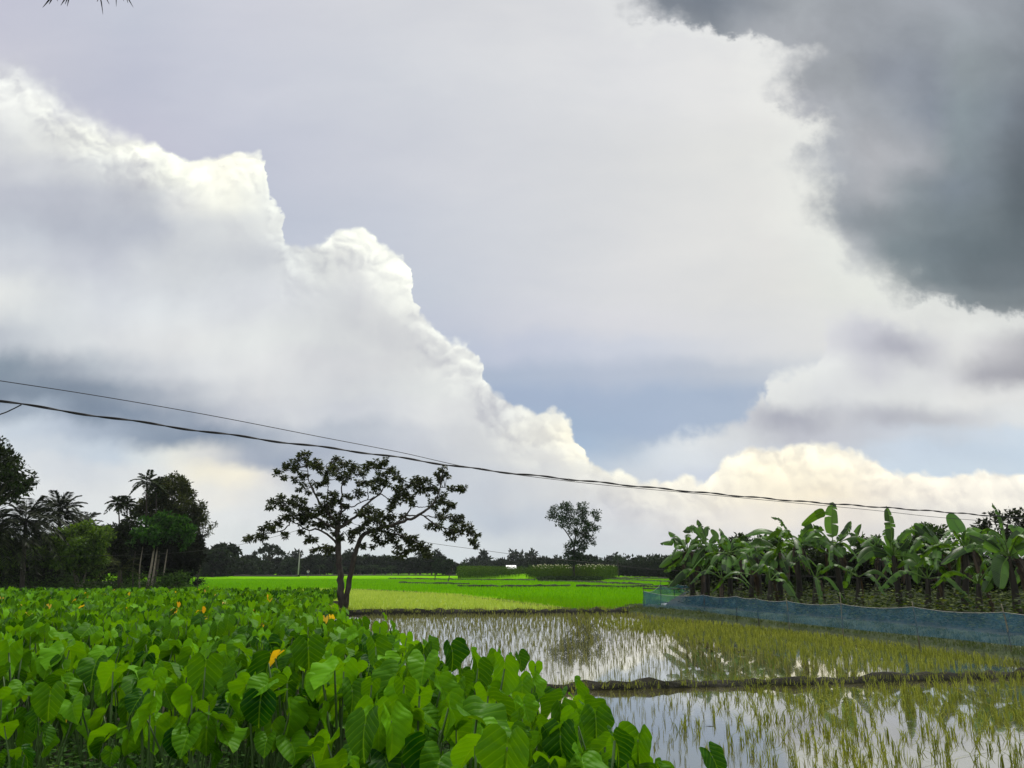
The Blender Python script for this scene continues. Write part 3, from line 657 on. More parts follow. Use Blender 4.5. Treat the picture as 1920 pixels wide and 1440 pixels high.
# near field: sparse and thin on the left, thick on the right
NEAR = [(-1.0, 9.0), (0.2, 8.6), (1.9, 5.2), (2.4, 4.0), (14.6, 4.0), (13.6, 12), (12.7, 17.0), gp(1250, 1299), gp(900, 1309), (-2.0, 13.5)]
p = scatter(NEAR, 0.205, 0.6, 0.12)
dens = np.clip((p[:, 0] - 1.2 - (p[:, 1] - 10) * 0.10) / 4.2, 0, 1)
keep = rng.uniform(size=len(p)) < 0.66 - 0.16 * dens
p, dens = p[keep], dens[keep]
a = dens + rng.normal(size=len(p)) * 0.16
rice('rice_seedlings', p[a < 0.45], 0, 0.14, 4, 0.0065, 'rice_young', 0.35, 0.012, 'sparse thin rice seedlings standing in the nearest flooded paddy')
rice('rice_seedlings', p[a >= 0.45], 0, 0.19, 9, 0.011, 'rice_olive', 0.6, 0.022, 'thicker olive rice seedlings in the nearest flooded paddy on the right')
MID = [gp(700, 1154), gp(1210, 1151), (6.1, 37.6), (8.6, 32.0), (10.5, 27.0), (12.25, 19.4), gp(1560, 1267), gp(1250, 1276), gp(900, 1284), (-2.6, 17.5), (-5, 24.5), (-7.4, 34)]
p = scatter(MID, 0.195, 0.72, -0.06)
dr = np.interp(p[:, 1], [b[1] for b in BANKL[::-1]], [b[0] for b in BANKL[::-1]]) - p[:, 0]      # distance to the bank on the right
th = np.clip((7.5 - dr) / 4.0, 0, 1) * np.clip((38 - p[:, 1]) / 8, 0.3, 1)
a = th + rng.normal(size=len(p)) * 0.15
wd = 0.0075 * np.clip(p[:, 1] / 15, 1, 2.4)
keep = rng.uniform(size=len(p)) < np.where(a >= 0.45, 0.80, 0.72)
s = keep & (a < 0.45); t = keep & (a >= 0.45)
rice('rice_seedlings', p[s], 0, 0.16, 3, wd[s], 'rice_young', 0.28, 0.02, 'pale sparse rice seedlings in the middle flooded paddy')
rice('rice_seedlings', p[t], 0, 0.17, 7, wd[t] * 1.2, 'rice_olive', 0.45, 0.02, 'thick yellow-green rice in the middle paddy beside the bank')
p = scatter(YEL[:3] + YEL[3:], 0.30, 0.6, 0.1); p = p[p[:, 0] > -20]
rice('rice_crop', p, 0.04, 0.30, 4, 0.03, 'rice_yellow', 0.35, 0.07, 'yellowish young rice in the paddy behind the middle bank')
p = scatter([gp(1030, 1141), gp(1215, 1146), (9.5, 50), (9, 62), gp(1000, 1125), gp(930, 1125)], 0.26, 0.5, 0.02)
rice('rice_crop', p, 0.0, 0.34, 5, 0.022, 'rice_bright', 0.2, 0.03, 'bright green rice in pale water left of the blue net')
GREEN = [(-34, 46), gp(640, 1106), gp(860, 1117), gp(1000, 1128), gp(1210, 1128), (12.5, 66), (30, 100), (32, 140), (-66, 140), (-34, 70)]
p = scatter(GREEN, 0.42, 0.8, 0.05)
rice('rice_crop', p, 0.03, 0.42, 4, 0.05, 'rice_bright', 0.3, 0.12, 'dense bright green rice of the wide fields behind')

# floating bits of weed and straw on the water
p = np.vstack([scatter(MID, 0.42, 1.0), scatter(NEAR, 0.9, 1.0)])
n = len(p); k = rng.uniform(size=n) < np.where(p[:, 1] > 20, 0.75, 0.30); p = p[k]; n = len(p)
C = np.c_[p, rng.uniform(0.006, 0.014, n)]; az = rng.uniform(0, 6.3, n)
mb = MB(); leaf_cards(mb, C, np.stack([np.cos(az), np.sin(az) * 0.5, np.zeros(n)], 1), rng.uniform(0.04, 0.22, n), rng.uniform(0.015, 0.05, n), up=np.array([0, 0, 4.0]))
tag(mb.build('floating_weed', M['bund']), 'dark scraps of weed floating on the flooded paddies', 'weed', kind='stuff')

def bank_grass(name, info, width, z, h, per, mat, w, label, side=None):
    c, nrm = info; idx = rng.integers(0, len(c), int(len(c) * per)); off = rng.uniform(-1, 1, len(idx))
    q = c[idx] + nrm[idx] * (off * width / 2)[:, None] + rng.normal(size=(len(idx), 2)) * 0.12
    zz = z * (1 - 0.75 * off ** 2)
    N = len(q); nb = 3
    o = rice(name, q, 0.0, h, nb, w, mat, 0.5, 0.05, label)
    co = np.empty(len(o.data.vertices) * 3, np.float32); o.data.vertices.foreach_get('co', co); co = co.reshape(-1, 3)
    co[:, 2] += np.repeat(np.repeat(zz, nb), 5); o.data.vertices.foreach_set('co', co.ravel()); o['category'] = 'grass'
bank_grass('bank_grass', bank_a, 0.5, 0.08, 0.13, 13, 'rice_olive', 0.010, 'short grass on the narrow bank nearest the camera')
bank_grass('bank_grass', bank_b, 0.7, 0.16, 0.20, 10, 'rice_olive', 0.022, 'short grass on the far bank behind the middle paddy')
bank_grass('bank_grass', bank_c, 2.6, 0.29, 0.14, 80, 'grass', 0.018, 'dark low grass on the bank under the blue net')

# ------------------------------------------------------------------ taro
def taro_blade(fold=0.35, droop=0.28, wave=0.05, nr=4, na=30, seed=0):
    """heart-shaped blade; stalk meets it at the origin, tip towards +Y, upper face +Z"""
    r_ = np.random.default_rng(seed)
    deg = np.array([0, 8, 20, 45, 70, 95, 120, 142, 158, 170, 180.0])
    rad = np.array([1.02, .93, .82, .70, .635, .60, .61, .64, .58, .36, .16])
    th = (np.arange(na) + 0.0) / na * 2 * math.pi
    a = np.degrees(np.minimum(th, 2 * math.pi - th))
    R_ = np.interp(a, deg, rad) * (1 + 0.03 * np.sin(th * 7 + r_.uniform(0, 6)))
    V = [(0, 0, 0)]; UV = [(0, 0)]
    for k in range(1, nr + 1):
        t = k / nr
        x = np.sin(th) * R_ * t; y = np.cos(th) * R_ * t
        ax = np.abs(x)
        z = fold * ax * (1 - 0.35 * ax) - droop * np.where(y > 0, y * y, 0.35 * y * y) + wave * t * t * np.sin(th * 5 + 1.3 + seed)
        z = z + 0.012 * np.cos((y - 0.6 * ax) * 31)
        V += list(np.stack([x, y, z], 1)); UV += list(np.stack([x, y], 1))
    T = [(0, 1 + (j + 1) % na, 1 + j) for j in range(na)]
    Q = []
    for k in range(nr - 1):
        for j in range(na):
            j2 = (j + 1) % na
            Q.append((1 + k * na + j, 1 + k * na + j2, 1 + (k + 1) * na + j2, 1 + (k + 1) * na + j))
    return np.array(V), np.array(Q), np.array(T), np.array(UV)
def blade_mesh(name, mats, seed, nr=4, na=30):
    r_ = np.random.default_rng(seed + 50)
    V, Q, T, UV = taro_blade(r_.uniform(0.2, 0.85), r_.uniform(0.12, 0.45), r_.uniform(0.04, 0.10), nr, na, seed)
    return MB().add(V, Q, T, 0, UV).mesh(name, mats)
BLADES = [blade_mesh('leaf', M['taro'], s) for s in range(8)]
BL_LOW = []
for s in range(4):
    BL_LOW.append(taro_blade(0.3, 0.25, 0.05, 2, 14, s))

def blade_matrix(pos, az, tilt, roll, s):
    """tip leans out towards az and hangs down by tilt"""
    d = Vector((math.cos(az) * math.cos(tilt), math.sin(az) * math.cos(tilt), -math.sin(tilt)))
    n = Vector((math.cos(az) * math.sin(tilt), math.sin(az) * math.sin(tilt), math.cos(tilt)))
    x = d.cross(n)
    m = Matrix(((x.x, d.x, n.x, 0), (x.y, d.y, n.y, 0), (x.z, d.z, n.z, 0), (0, 0, 0, 1)))
    return Matrix.Translation(pos) @ m @ Matrix.Rotation(roll, 4, 'Y') @ Matrix.Scale(s, 4)
def taro_layout(r_, nl):
    out = []
    a0 = r_.uniform(0, 6.28)
    for i in range(nl):
        az = a0 + i * 2.4 + r_.normal() * 0.35
        hgt = r_.uniform(0.55, 1.0) if i < nl - 1 else r_.uniform(0.9, 1.05)
        reach = r_.uniform(0.12, 0.42) * (1.25 - 0.5 * hgt)
        s = r_.uniform(0.125, 0.235)
        out.append((az, hgt, reach, s, r_.uniform(0.45, 1.5), r_.normal() * 0.3))
    return out
def stalk_pts(az, hgt, reach):
    b = np.array([math.cos(az) * 0.03, math.sin(az) * 0.03, -0.22]); e = np.array([math.cos(az) * reach, math.sin(az) * reach, hgt])
    m = b * 0.55 + e * 0.45; m[2] += hgt * 0.14
    return spline([b, m, e], 7)
PROTO = []
for s in range(12):
    r_ = np.random.default_rng(300 + s)
    lay = taro_layout(r_, int(r_.integers(5, 8)))
    root = empty('taro_plant')
    for az, hgt, reach, sz, tilt, roll in lay:
        mb = MB(); P = stalk_pts(az, hgt, reach); tube(mb, P, np.linspace(0.015, 0.006, 7), 6)
        mb.build('leaf_stalk', M['taro_stalk'], root)
        o = link('leaf', BLADES[int(r_.integers(0, 8))], root)
        o.matrix_local = blade_matrix(Vector(P[-1]), az + r_.normal() * 0.5, tilt, roll, sz)
    PROTO.append(root)
# smaller single-mesh plants for further off
SMALL = []
for s in range(6):
    r_ = np.random.default_rng(500 + s); mb = MB()
    for az, hgt, reach, sz, tilt, roll in taro_layout(r_, 6):
        P = stalk_pts(az, hgt, reach); tube(mb, P, np.linspace(0.015, 0.006, 7), 4, mat=1, cap=False)
        V, Q, T, UV = taro_blade(r_.uniform(0.15, 0.5), r_.uniform(0.15, 0.4), 0.05, 3, 20, s)
        Mx = np.array(blade_matrix(Vector(P[-1]), az + r_.normal() * 0.5, tilt, roll, sz * .9))
        mb.add(V @ Mx[:3, :3].T + Mx[:3, 3], Q, T, 0, UV)
    SMALL.append(mb.mesh('taro_plant', [M['taro'], M['taro_stalk']]))

def edge_x(y): return float(np.interp(y, [e[1] for e in TARO_EDGE], [e[0] for e in TARO_EDGE]))
cand = scatter([(-40, 3.5), (3, 3.5), (3, 43), (-40, 43)], 0.53, 0.85, 0.3)
cand = np.array([c for c in cand if c[0] < edge_x(c[1]) - 0.12 and c[0] > -0.70 * c[1] - 1.2])
front = np.interp(cand[:, 0], [-8, -4.2, -1.8, -0.6, 0.3, 1.5], [5.0, 5.0, 5.0, 4.9, 4.6, 4.2])
cand = cand[cand[:, 1] > front + rng.normal(size=len(cand)) * 0.25]
fy_ = np.interp(cand[:, 0], [-8, -4.2, -1.8, -0.6, 0.3, 1.5], [7.6, 7.4, 6.9, 5.2, 4.3, 4.0])
cand = cand[(cand[:, 1] > fy_) | (rng.uniform(size=len(cand)) < 0.20)]       # the front is thinner, weeds between
EDGE_PX = [(905, 1262), (955, 1250), (990, 1282), (1030, 1318), (1075, 1335), (1120, 1352), (1165, 1372), (1205, 1396), (1238, 1425), (1010, 1372), (1085, 1388), (1140, 1412), (940, 1325), (885, 1330), (1000, 1425), (1180, 1440), (930, 1400), (1070, 1445), (860, 1395), (1240, 1470)]
edge_pts = np.array([at_z(a - 45 * (a > 1060), b, 0.92)[:2] for a, b in EDGE_PX])
cand = cand[np.min(np.linalg.norm(cand[:, None] - edge_pts[None], axis=2), axis=1) > 0.26]
cand = np.vstack([cand, edge_pts])
cand = cand[np.argsort(cand[:, 1])]
# a few singled-out plants that stand where the photo shows them
extra = [(at_z(205, 1375, 0.80), 'short bright taro plant with a broad heart-shaped leaf low at the bottom left'),
         (at_z(30, 1415, 0.72), 'pale green taro plant cut by the bottom left corner of the photo')]
NIND, NPART = 300, 150
TG = 'taro plants in the field on the left'
used = 0
def new_taro(x, y, h, rz, k=None):
    p = PROTO[k] if k is not None else PROTO[int(rng.integers(0, 12))]
    o = copy_tree(p); o.location = (x, y, 0.12); o.rotation_euler = (rng.normal() * 0.06, rng.normal() * 0.06, rz); o.scale = (h * rng.uniform(0.95, 1.2),) * 2 + (h,)
    return o
taro_pos = []
YEL_AT = {}
for tgt, col in ((at_z(140, 1330, 0.75), 'taro plant with one big brown and yellow withered leaf near the lower left'), (at_z(585, 1300, 0.8), 'taro plant with a bright yellow leaf left of the taro field\'s water edge'),
                 (at_z(722, 1320, 0.6), 'taro plant with an orange-yellow low leaf in the gap near the water'), (at_z(165, 1300, 0.9), 'taro plant carrying a small yellow furled leaf at the lower left'),
                 (at_z(290, 1175, 0.9), 'taro plant with a yellow leaf spot in the left field middle')):
    YEL_AT[int(np.argmin((cand[:, 0] - tgt.x) ** 2 + (cand[:, 1] - tgt.y) ** 2))] = col
rows_lab = []
for i, (x, y) in enumerate(cand[:NIND - len(extra)]):
    fy = float(np.interp(x, [-8, -4.2, -1.8, -0.6, 0.3, 1.5], [7.6, 7.4, 6.9, 5.2, 4.3, 4.0]))
    near_edge = np.min(np.linalg.norm(edge_pts - np.array([x, y]), axis=1)) < 1e-6
    h = 0.92 * rng.uniform(0.94, 1.05) if near_edge else rng.uniform(0.88, 1.12) * (1.06 if y > fy else float(np.interp(fy - y, [0, 2.6], [0.86, 0.50])))
    de = edge_x(y) - x
    if i < NPART:
        o = new_taro(x, y, h, rng.uniform(0, 6.28))
        if i in YEL_AT:
            ch = [c for c in o.children if c.name.startswith('leaf') and not c.name.startswith('leaf_stalk')]
            c = sorted(ch, key=lambda q: q.matrix_local.translation.z)[-2]
            c.material_slots[0].link = 'OBJECT'; c.material_slots[0].material = M['taro_yellow']; c['label'] = 'withered yellow leaf'
    else:
        o = link('taro_plant', SMALL[int(rng.integers(0, 6))]); o.location = (x, y, 0.12)
        o.rotation_euler = (0, 0, rng.uniform(0, 6.28)); o.scale = (h * rng.uniform(0.95, 1.2),) * 2 + (h,)
        if i in YEL_AT: o.material_slots[0].link = 'OBJECT'; o.material_slots[0].material = M['taro']
    taro_pos.append((o, x, y, de, YEL_AT.get(i) if i < NPART else None))
for p, lab in extra:
    o = new_taro(p.x, p.y, 0.5 if 'lone' in lab else 0.72, rng.uniform(0, 6.28), 3)
    taro_pos.append((o, p.x, p.y, 0, lab))
ORD = ['first', 'second', 'third', 'fourth', 'fifth', 'sixth', 'seventh', 'eighth', 'ninth', 'tenth', 'eleventh', 'twelfth', 'thirteenth', 'fourteenth', 'fifteenth', 'sixteenth', 'seventeenth', 'eighteenth', 'nineteenth', 'twentieth']
water_side = sorted([t for t in taro_pos if t[3] is not None and 0 < t[3] < 0.75 and t[4] is None], key=lambda t: t[2])
ws = {id(t[0]): k for k, t in enumerate(water_side)}
front_row = sorted([t for t in taro_pos if t[4] is None and id(t[0]) not in ws and t[2] < 5.75], key=lambda t: t[1])
fr = {id(t[0]): k for k, t in enumerate(front_row)}
for o, x, y, de, lab in taro_pos:
    tag(o, None, 'taro plant', TG)
    if lab: o['label'] = lab
    elif id(o) in ws:
        k = ws[id(o)]; o['label'] = 'taro plant leaning over the water edge, %s from the camera along the paddy' % ORD[min(k, 19)]
    elif id(o) in fr:
        k = fr[id(o)]; o['label'] = 'low green taro plant at the very front edge of the field, %s from the left' % ORD[min(k, 19)]
    else: o['label'] = 'green heart-leaved taro plant standing inside the dense field among many alike'
b = at_z(1335, 1418, 0.70); root = empty('taro_plant', (b.x + .05, b.y + .02, 0.0)); tag(root, 'lone dark taro leaf rising at the bottom edge in front of the flooded paddy', 'taro plant', TG)
mb = MB(); tube(mb, spline([(0, 0, 0), (.02, 0, .38), (-.05, -.02, .70)], 8), np.linspace(.013, .006, 8), 6); mb.build('leaf_stalk', M['taro_stalk'], root)
o = link('leaf', BLADES[3], root); o.matrix_local = blade_matrix(Vector((-.05, -.02, .70)), 5.7, 1.0, .5, .19)
for r_ in PROTO:
    for c in list(r_.children): bpy.data.objects.remove(c)
    bpy.data.objects.remove(r_)
# the rest of the field
mb = MB()
for (x, y) in cand[NIND - len(extra):]:
    r_ = rng
    for az, hgt, reach, sz, tilt, roll in taro_layout(r_, 5 if y < 28 else 5):
        P0 = np.array([x, y, 0.12])
        h = r_.uniform(0.82, 1.05)
        e = np.array([math.cos(az) * reach, math.sin(az) * reach, hgt * h])
        V, Q, T, UV = BL_LOW[int(r_.integers(0, 4))]
        Mx = np.array(blade_matrix(Vector(P0 + e), az + r_.normal() * 0.5, tilt, roll, sz * (0.88 if y < 26 else 1.05)))
        mb.add(V @ Mx[:3, :3].T + Mx[:3, 3], Q, T, 2 if r_.uniform() < 0.014 else 0, UV)
        if y < 24:
            Pq = np.array([P0, P0 + e * 0.5 + [0, 0, 0.08], P0 + e]); tube(mb, Pq, [0.014, 0.011, 0.006], 3, mat=1, cap=False)
tag(mb.build('taro_crop', [M['taro'], M['taro_stalk'], M['taro_yellow']]), 'mass of taro leaves filling the field towards the grove', 'taro', kind='stuff')

# weeds under and before the taro
p = scatter([(-9, 3.2), (2.2, 3.2), (1.2, 6.5), (-0.6, 10.5), (-11, 12)], 0.13, 1.0)
p = p[[x < edge_x(y) - 0.05 for x, y in p]]
n = len(p); k = 9
C = np.repeat(np.c_[p, np.full(n, 0.14)], k, 0); hh = np.repeat(rng.uniform(0.06, 0.46, n) * np.clip((12.5 - p[:, 1]) / 6, 0.3, 1), k)
C[:, :2] += rng.normal(size=(n * k, 2)) * 0.07; C[:, 2] += hh * rng.uniform(0.1, 1.15, n * k)
az = rng.uniform(0, 6.28, n * k)
mb = MB(); leaf_cards(mb, C, np.stack([np.cos(az), np.sin(az), rng.uniform(-0.5, 0.3, n * k)], 1), rng.uniform(0.05, 0.11, n * k), rng.uniform(0.025, 0.05, n * k), up=np.array([0, 0, 2.5]))
C2 = np.c_[p, np.full(n, 0.12)]; leaf_cards(mb, C2, np.c_[rng.normal(size=(n, 2)) * 0.35, np.ones(n)], rng.uniform(0.15, 0.38, n), 0.012)
tag(mb.build('undergrowth', M['weed']), 'small-leaved weeds covering the ground below the taro', 'weeds', kind='stuff')

# ------------------------------------------------------------------ bananas
def banana_leaf(base, mid, tip, width, view, torn=0.3, twist=0.0, fold=0.35, petiole=0.22, name='leaf', mat='banana', parent=None, seed=0, end_blunt=0.0):
    r_ = np.random.default_rng(seed)
    n = 30
    P = spline([base, mid, tip], n)
    Tn = unit(np.gradient(P, axis=0))
    vw = unit(np.asarray(view, float))
    S = unit(np.cross(Tn, vw[None])); S[:] = S if S[0] @ S[-1] > 0 else S
    for i in range(1, n):
        if S[i] @ S[i - 1] < 0: S[i] = -S[i]
    N = np.cross(S, Tn)
    flip = np.where(N[:, 2:3] < 0, -1, 1) if abs(N[:, 2].mean()) > 0.05 else np.ones((n, 1))
    N = N * np.sign(flip.mean() or 1)
    ca, sa = math.cos(twist), math.sin(twist)
    S, N = S * ca + N * sa, N * ca - S * sa
    t = np.linspace(0, 1, n)
    q = np.clip((t - petiole) / (1 - petiole), 0, 1)
    wprof = np.power(np.clip(np.sin(np.pi * np.clip(q, 0, 1) ** 0.72), 0, 1), 0.38) * 0.88; wprof[q <= 0] = 0
    mb = MB()
    tube(mb, P, np.interp(t, [0, petiole, 1], [0.035, 0.022, 0.006]), 5, mat=1)
    i0 = int(np.argmax(q > 0)) - 1
    Lseg = np.linalg.norm(P[-1] - P[0])
    for side in (-1, 1):
        k = i0
        while k < n - 1:
            run = int(r_.integers(1, 3)) if r_.uniform() < torn else int(r_.integers(6, 14))
            if torn <= 0: run = n
            e = min(k + run, n - 1)
            dro = r_.normal() * 0.5 * torn + 0.35 * torn; wk = r_.uniform(1 - 0.45 * torn, 1.0)
            lag = r_.uniform(-0.015, 0.05) * torn * Lseg
            rows = []; uvs = []
            for i in range(k, e + 1):
                for f in (0.0, 0.5, 1.0):
                    w = width * 0.5 * wprof[i] * f * wk
                    up = fold * w * (1 - 0.6 * f) - abs(dro) * w * f * (1.0) - 0.25 * w * f * f
                    off = Tn[i] * (lag * f * ((i - k) / max(e - k, 1) - 0.5) - (0 if torn < .25 else 1) * f * f * ((i - k) / max(e - k, 1) - 0.5) * (e - k) / 29 * Lseg * 0.20)
                    rows.append(P[i] + S[i] * (side * w) + N[i] * up + off)
                    uvs.append((side * f * 0.5, t[i]))
            m = e - k + 1
            a = np.arange(m - 1)[:, None] * 3; b = np.arange(2)[None]
            Q = np.stack([a + b, a + b + 1, a + 3 + b + 1, a + 3 + b], -1).reshape(-1, 4)
            if side > 0: Q = Q[:, ::-1]
            mb.add(np.array(rows), Q, None, 0, np.array(uvs))
            k = e
    return mb.build(name, [M[mat], M['banana_stem'] if mat == 'banana_dead' else M[mat]], parent)

def banana(x, y, crown, label, leaves=(), extra=5, seed=0, dead=3, hgt=None):
    """leaves: (mid px, tip px, width, torn, depth offset of tip, twist) in photo pixels, placed at the plant's own distance"""
    r_ = np.random.default_rng(900 + seed)
    z0 = 0.29
    root = empty('banana_plant', (x, y, z0)); tag(root, label, 'banana plant', 'banana plants behind the blue net')
    cr = Vector(crown) - Vector((x, y, z0)); cr = np.array(cr)
    mb = MB()
    P = spline([np.zeros(3), cr * 0.5 + [0.03, 0, 0], cr], 10)
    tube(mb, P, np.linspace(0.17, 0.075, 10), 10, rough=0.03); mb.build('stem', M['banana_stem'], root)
    scl = min(1.0, cr[2] / 2.3 + .25)
    org = np.array([x, y, z0])
    for i, L in enumerate(leaves):
        mid, tip, w, torn, dz, tw = L[:6]; st = L[6] if len(L) > 6 else None
        T_ = np.array(at_y(tip[0], tip[1], y + dz)) - org; Mi = np.array(at_y(mid[0], mid[1], y + dz * 0.55)) - org
        B = cr if st is None else np.array(at_y(st[0], st[1], y)) - org
        banana_leaf(B, Mi, T_, w, (0, 1, -0.1), torn, tw, parent=root, seed=seed * 40 + i, petiole=0.14, mat=L[7] if len(L) > 7 else 'banana')
    a0 = r_.uniform(0, 6.28); extra += 3
    for i in range(extra):
        az = a0 + i * 2.399; el = r_.uniform(-0.15, 1.15); ln = r_.uniform(1.6, 2.5) * scl
        d = np.array([math.cos(az) * math.cos(el), math.sin(az) * math.cos(el), math.sin(el)])
        mid = cr + d * ln * 0.5 + [0, 0, 0.05]; tip = cr + d * ln * np.array([1.0, 1.0, 0.55]) + np.array([0, 0, -0.75 * (1.3 - el)])
        banana_leaf(cr, mid, tip, r_.uniform(0.34, 0.52), np.array([0, 0, -1.0]) + d * 0.3 * np.array([1, 1, 0]), r_.uniform(0.75, 1.0), r_.normal() * 0.45, parent=root, seed=seed * 40 + 20 + i)
    for i in range(dead):
        az = r_.uniform(0, 6.28); d = np.array([math.cos(az) * 0.35, math.sin(az) * 0.35, 0])
        banana_leaf(cr - [0, 0, 0.15], cr + d + [0, 0, -0.2], cr + d * 1.5 + [0, 0, -r_.uniform(1.0, 1.7)], 0.30, (d[0] + 0.1, d[1] + 1, 0), 0.9, r_.normal() * 0.5, name='dead_leaf', mat='banana_dead', parent=root, seed=seed * 40 + 33 + i)
    return root
def z4(a, b): return (1200 + a / 4.5, 900 + b / 4.5)
def z5(a, b): return (1540 + a / 4.234, 900 + b / 4.234)
def bplant(base, crown, y, label, leaves, **kw):
    b = at_y(base[0], base[1], y); c = at_y(crown[0], crown[1], y)
    return banana(b.x, y, c, label, leaves, **kw)
bplant(z4(450, 960), z4(400, 605), 44.0, 'banana plant at the left end of the grove, leaves reaching over the field', [
    (z4(330, 510), z4(238, 432), .50, .7, 1, .3), (z4(290, 530), z4(168, 535), .50, .4, .5, .5), (z4(290, 640), z4(160, 742), .55, .8, -1, .2),
    (z4(320, 690), z4(200, 775), .5, .9, .4, .5), (z4(430, 690), z4(380, 830), .5, .8, -.6, .2), (z4(480, 560), z4(560, 590), .5, .5, -1, .3)], seed=1, extra=4)
bplant(z4(560, 960), z4(560, 560), 43.0, 'banana plant with a steep torn leaf, second from the grove\'s left end', [
    (z4(480, 425), z4(358, 435), .52, .5, .8, .4), (z4(525, 430), z4(485, 332), .42, .6, .5, .1), (z4(500, 620), z4(445, 725), .6, .5, -1, .1), (z4(600, 560), z4(665, 590), .5, .4, -1, .4),
    (z4(640, 480), z4(600, 415), .45, .2, .5, .0)], seed=2, extra=4)
bplant(z4(760, 985), z4(745, 615), 41.5, 'banana plant with one bright light-green young leaf and a broad hanging leaf', [
    (z4(725, 530), z4(695, 462), .55, .1, .2, .0, None, 'banana_bright'), (z4(660, 650), z4(592, 742), .5, .7, -.8, .3), (z4(735, 700), z4(728, 792), .72, .3, -1.2, .0),
    (z4(820, 560), z4(895, 565), .5, .5, .4, .4), (z4(920, 670), z4(985, 780), .5, .6, -.6, .2), (z4(800, 690), z4(830, 790), .5, .7, -.9, .2), (z4(700, 460), z4(668, 405), .35, .7, .8, .2)], seed=3, extra=4)
bplant(z4(1010, 985), z4(985, 620), 45.0, 'low banana plant half hidden between taller ones, left of the bamboo-thin stem', [
    (z4(1040, 570), z4(1100, 600), .5, .4, -.8, .3), (z4(940, 560), z4(850, 590), .5, .5, .5, .3)], seed=4, extra=6)
bplant(z4(1180, 1000), z4(1170, 590), 40.5, 'banana plant with a drooping leaf held level and a bare curled leaf tip', [
    (z4(1040, 425), z4(890, 470), .62, .15, .3, .9, z4(1215, 480)), (z4(1185, 340), z4(1105, 312), .28, 1.0, .4, .3, z4(1265, 460)), (z4(1080, 650), z4(1003, 795), .55, .8, -1, .2),
    (z4(1140, 690), z4(1128, 760), .5, .6, -1.2, .1), (z4(1120, 730), z4(1062, 880), .5, .9, -.4, .3), (z4(1205, 680), z4(1245, 790), .55, .4, -1, .2), (z4(1030, 510), z4(915, 545), .5, .4, .6, .5)], seed=5, extra=4)
bplant(z4(1345, 1030), z4(1320, 560), 38.5, 'banana plant with a dark bare stem and a long arching pale leaf', [
    (z4(1420, 420), z4(1555, 425), .55, .8, .4, .6), (z4(1380, 520), z4(1500, 525), .5, .3, -.8, .5), (z4(1270, 680), z4(1300, 720), .5, .4, -1, .1), (z4(1460, 470), z4(1560, 520), .55, .2, .2, .3)], seed=6, extra=5)
bplant(z5(170, 980), z5(95, 520), 38.0, 'banana plant with a tall upright leaf standing like a paddle under the wires', [
    (z5(82, 330), z5(92, 175), .82, .25, .3, .0, z5(92, 510)), (z5(-30, 270), z4(1362, 385), .62, .1, .5, .6, z5(50, 250)), (z5(150, 530), z5(182, 600), .55, .3, -1, .2), (z5(200, 410), z5(235, 325), .5, .6, .5, .1),
    (z5(265, 450), z5(318, 345), .42, .6, .3, .1, z5(220, 560)), (z5(30, 470), z5(-40, 520), .5, .4, -.6, .4)], seed=7, extra=4)
bplant(z5(620, 985), z5(570, 600), 35.5, 'banana plant with a torn upright leaf and a leaf drooping beside its stem', [
    (z5(548, 340), z5(515, 205), .55, .55, .2, .0, z5(560, 560)), (z5(530, 450), z5(505, 390), .5, .5, .4, .1), (z5(400, 565), z5(290, 655), .62, .2, -.8, .3), (z5(740, 630), z5(765, 825), .70, .5, -.8, .1),
    (z5(680, 470), z5(705, 385), .62, .3, .5, .2), (z5(540, 570), z5(490, 520), .35, .1, -.5, .0, None, 'banana_bright'), (z5(640, 580), z5(760, 600), .55, .5, .3, .4)], seed=8, extra=3)
bplant(z5(690, 975), z5(680, 640), 40.0, 'slim banana stem standing just right of the torn upright leaf', [(z5(600, 560), z5(520, 600), .5, .5, .4, .3)], seed=9, extra=5)
bplant(z5(935, 1020), z5(945, 540), 34.5, 'banana plant with a broad sunlit leaf slanting up to the left', [
    (z5(860, 440), z5(735, 345), .62, .1, .2, .1), (z5(1075, 360), z5(1015, 262), .85, .1, .3, .0, z5(1125, 440), 'banana_bright'), (z5(980, 560), z5(1030, 590), .55, .3, -1, .2), (z5(880, 620), z5(800, 690), .5, .6, -.8, .3)], seed=10, extra=4)
bplant(z5(1125, 1040), z5(1150, 560), 33.0, 'banana plant with one long pale arching leaf drooping left', [
    (z5(1130, 545), z5(950, 672), .52, .15, -.3, .8, z5(1320, 540)), (z5(1150, 450), z5(1240, 400), .5, .4, .5, .2), (z5(1210, 430), z5(1370, 500), .62, .2, .3, .3)], seed=11, extra=5)
bplant(z5(1560, 1050), z5(1485, 610), 29.5, 'largest banana plant at the right edge with a wide ribbed leaf hanging down', [
    (z5(1435, 690), z5(1415, 860), .80, .2, -.8, .0), (z5(1280, 470), z5(1145, 425), .62, .3, .3, .3), (z5(1405, 480), z5(1340, 400), .6, .3, .4, .2), (z5(1380, 740), z5(1285, 895), .6, .9, -.2, .3),
    (z5(1560, 480), z5(1640, 405), .7, .2, .5, .1), (z5(1570, 560), z5(1680, 520), .6, .3, -.5, .4), (z5(1430, 320), z5(1358, 185), .26, 1.0, .4, .4)], seed=12, extra=4)
bplant((1950, 1145), (1960, 1030), 31.0, 'banana plant cut by the right edge of the photo', [((1920, 1000), (1890, 985), .6, .3, .3, .2), ((1930, 1050), (1895, 1100), .6, .5, -.5, .2)], seed=13, extra=5)
bplant((1640, 1120), (1650, 1045), 47.0, 'shaded banana plant in the row behind, between the paddle leaf and the torn leaf', [], seed=14, extra=7)
bplant((1470, 1120), (1480, 1050), 50.0, 'dark banana plant in the row behind the level drooping leaf', [], seed=15, extra=7)
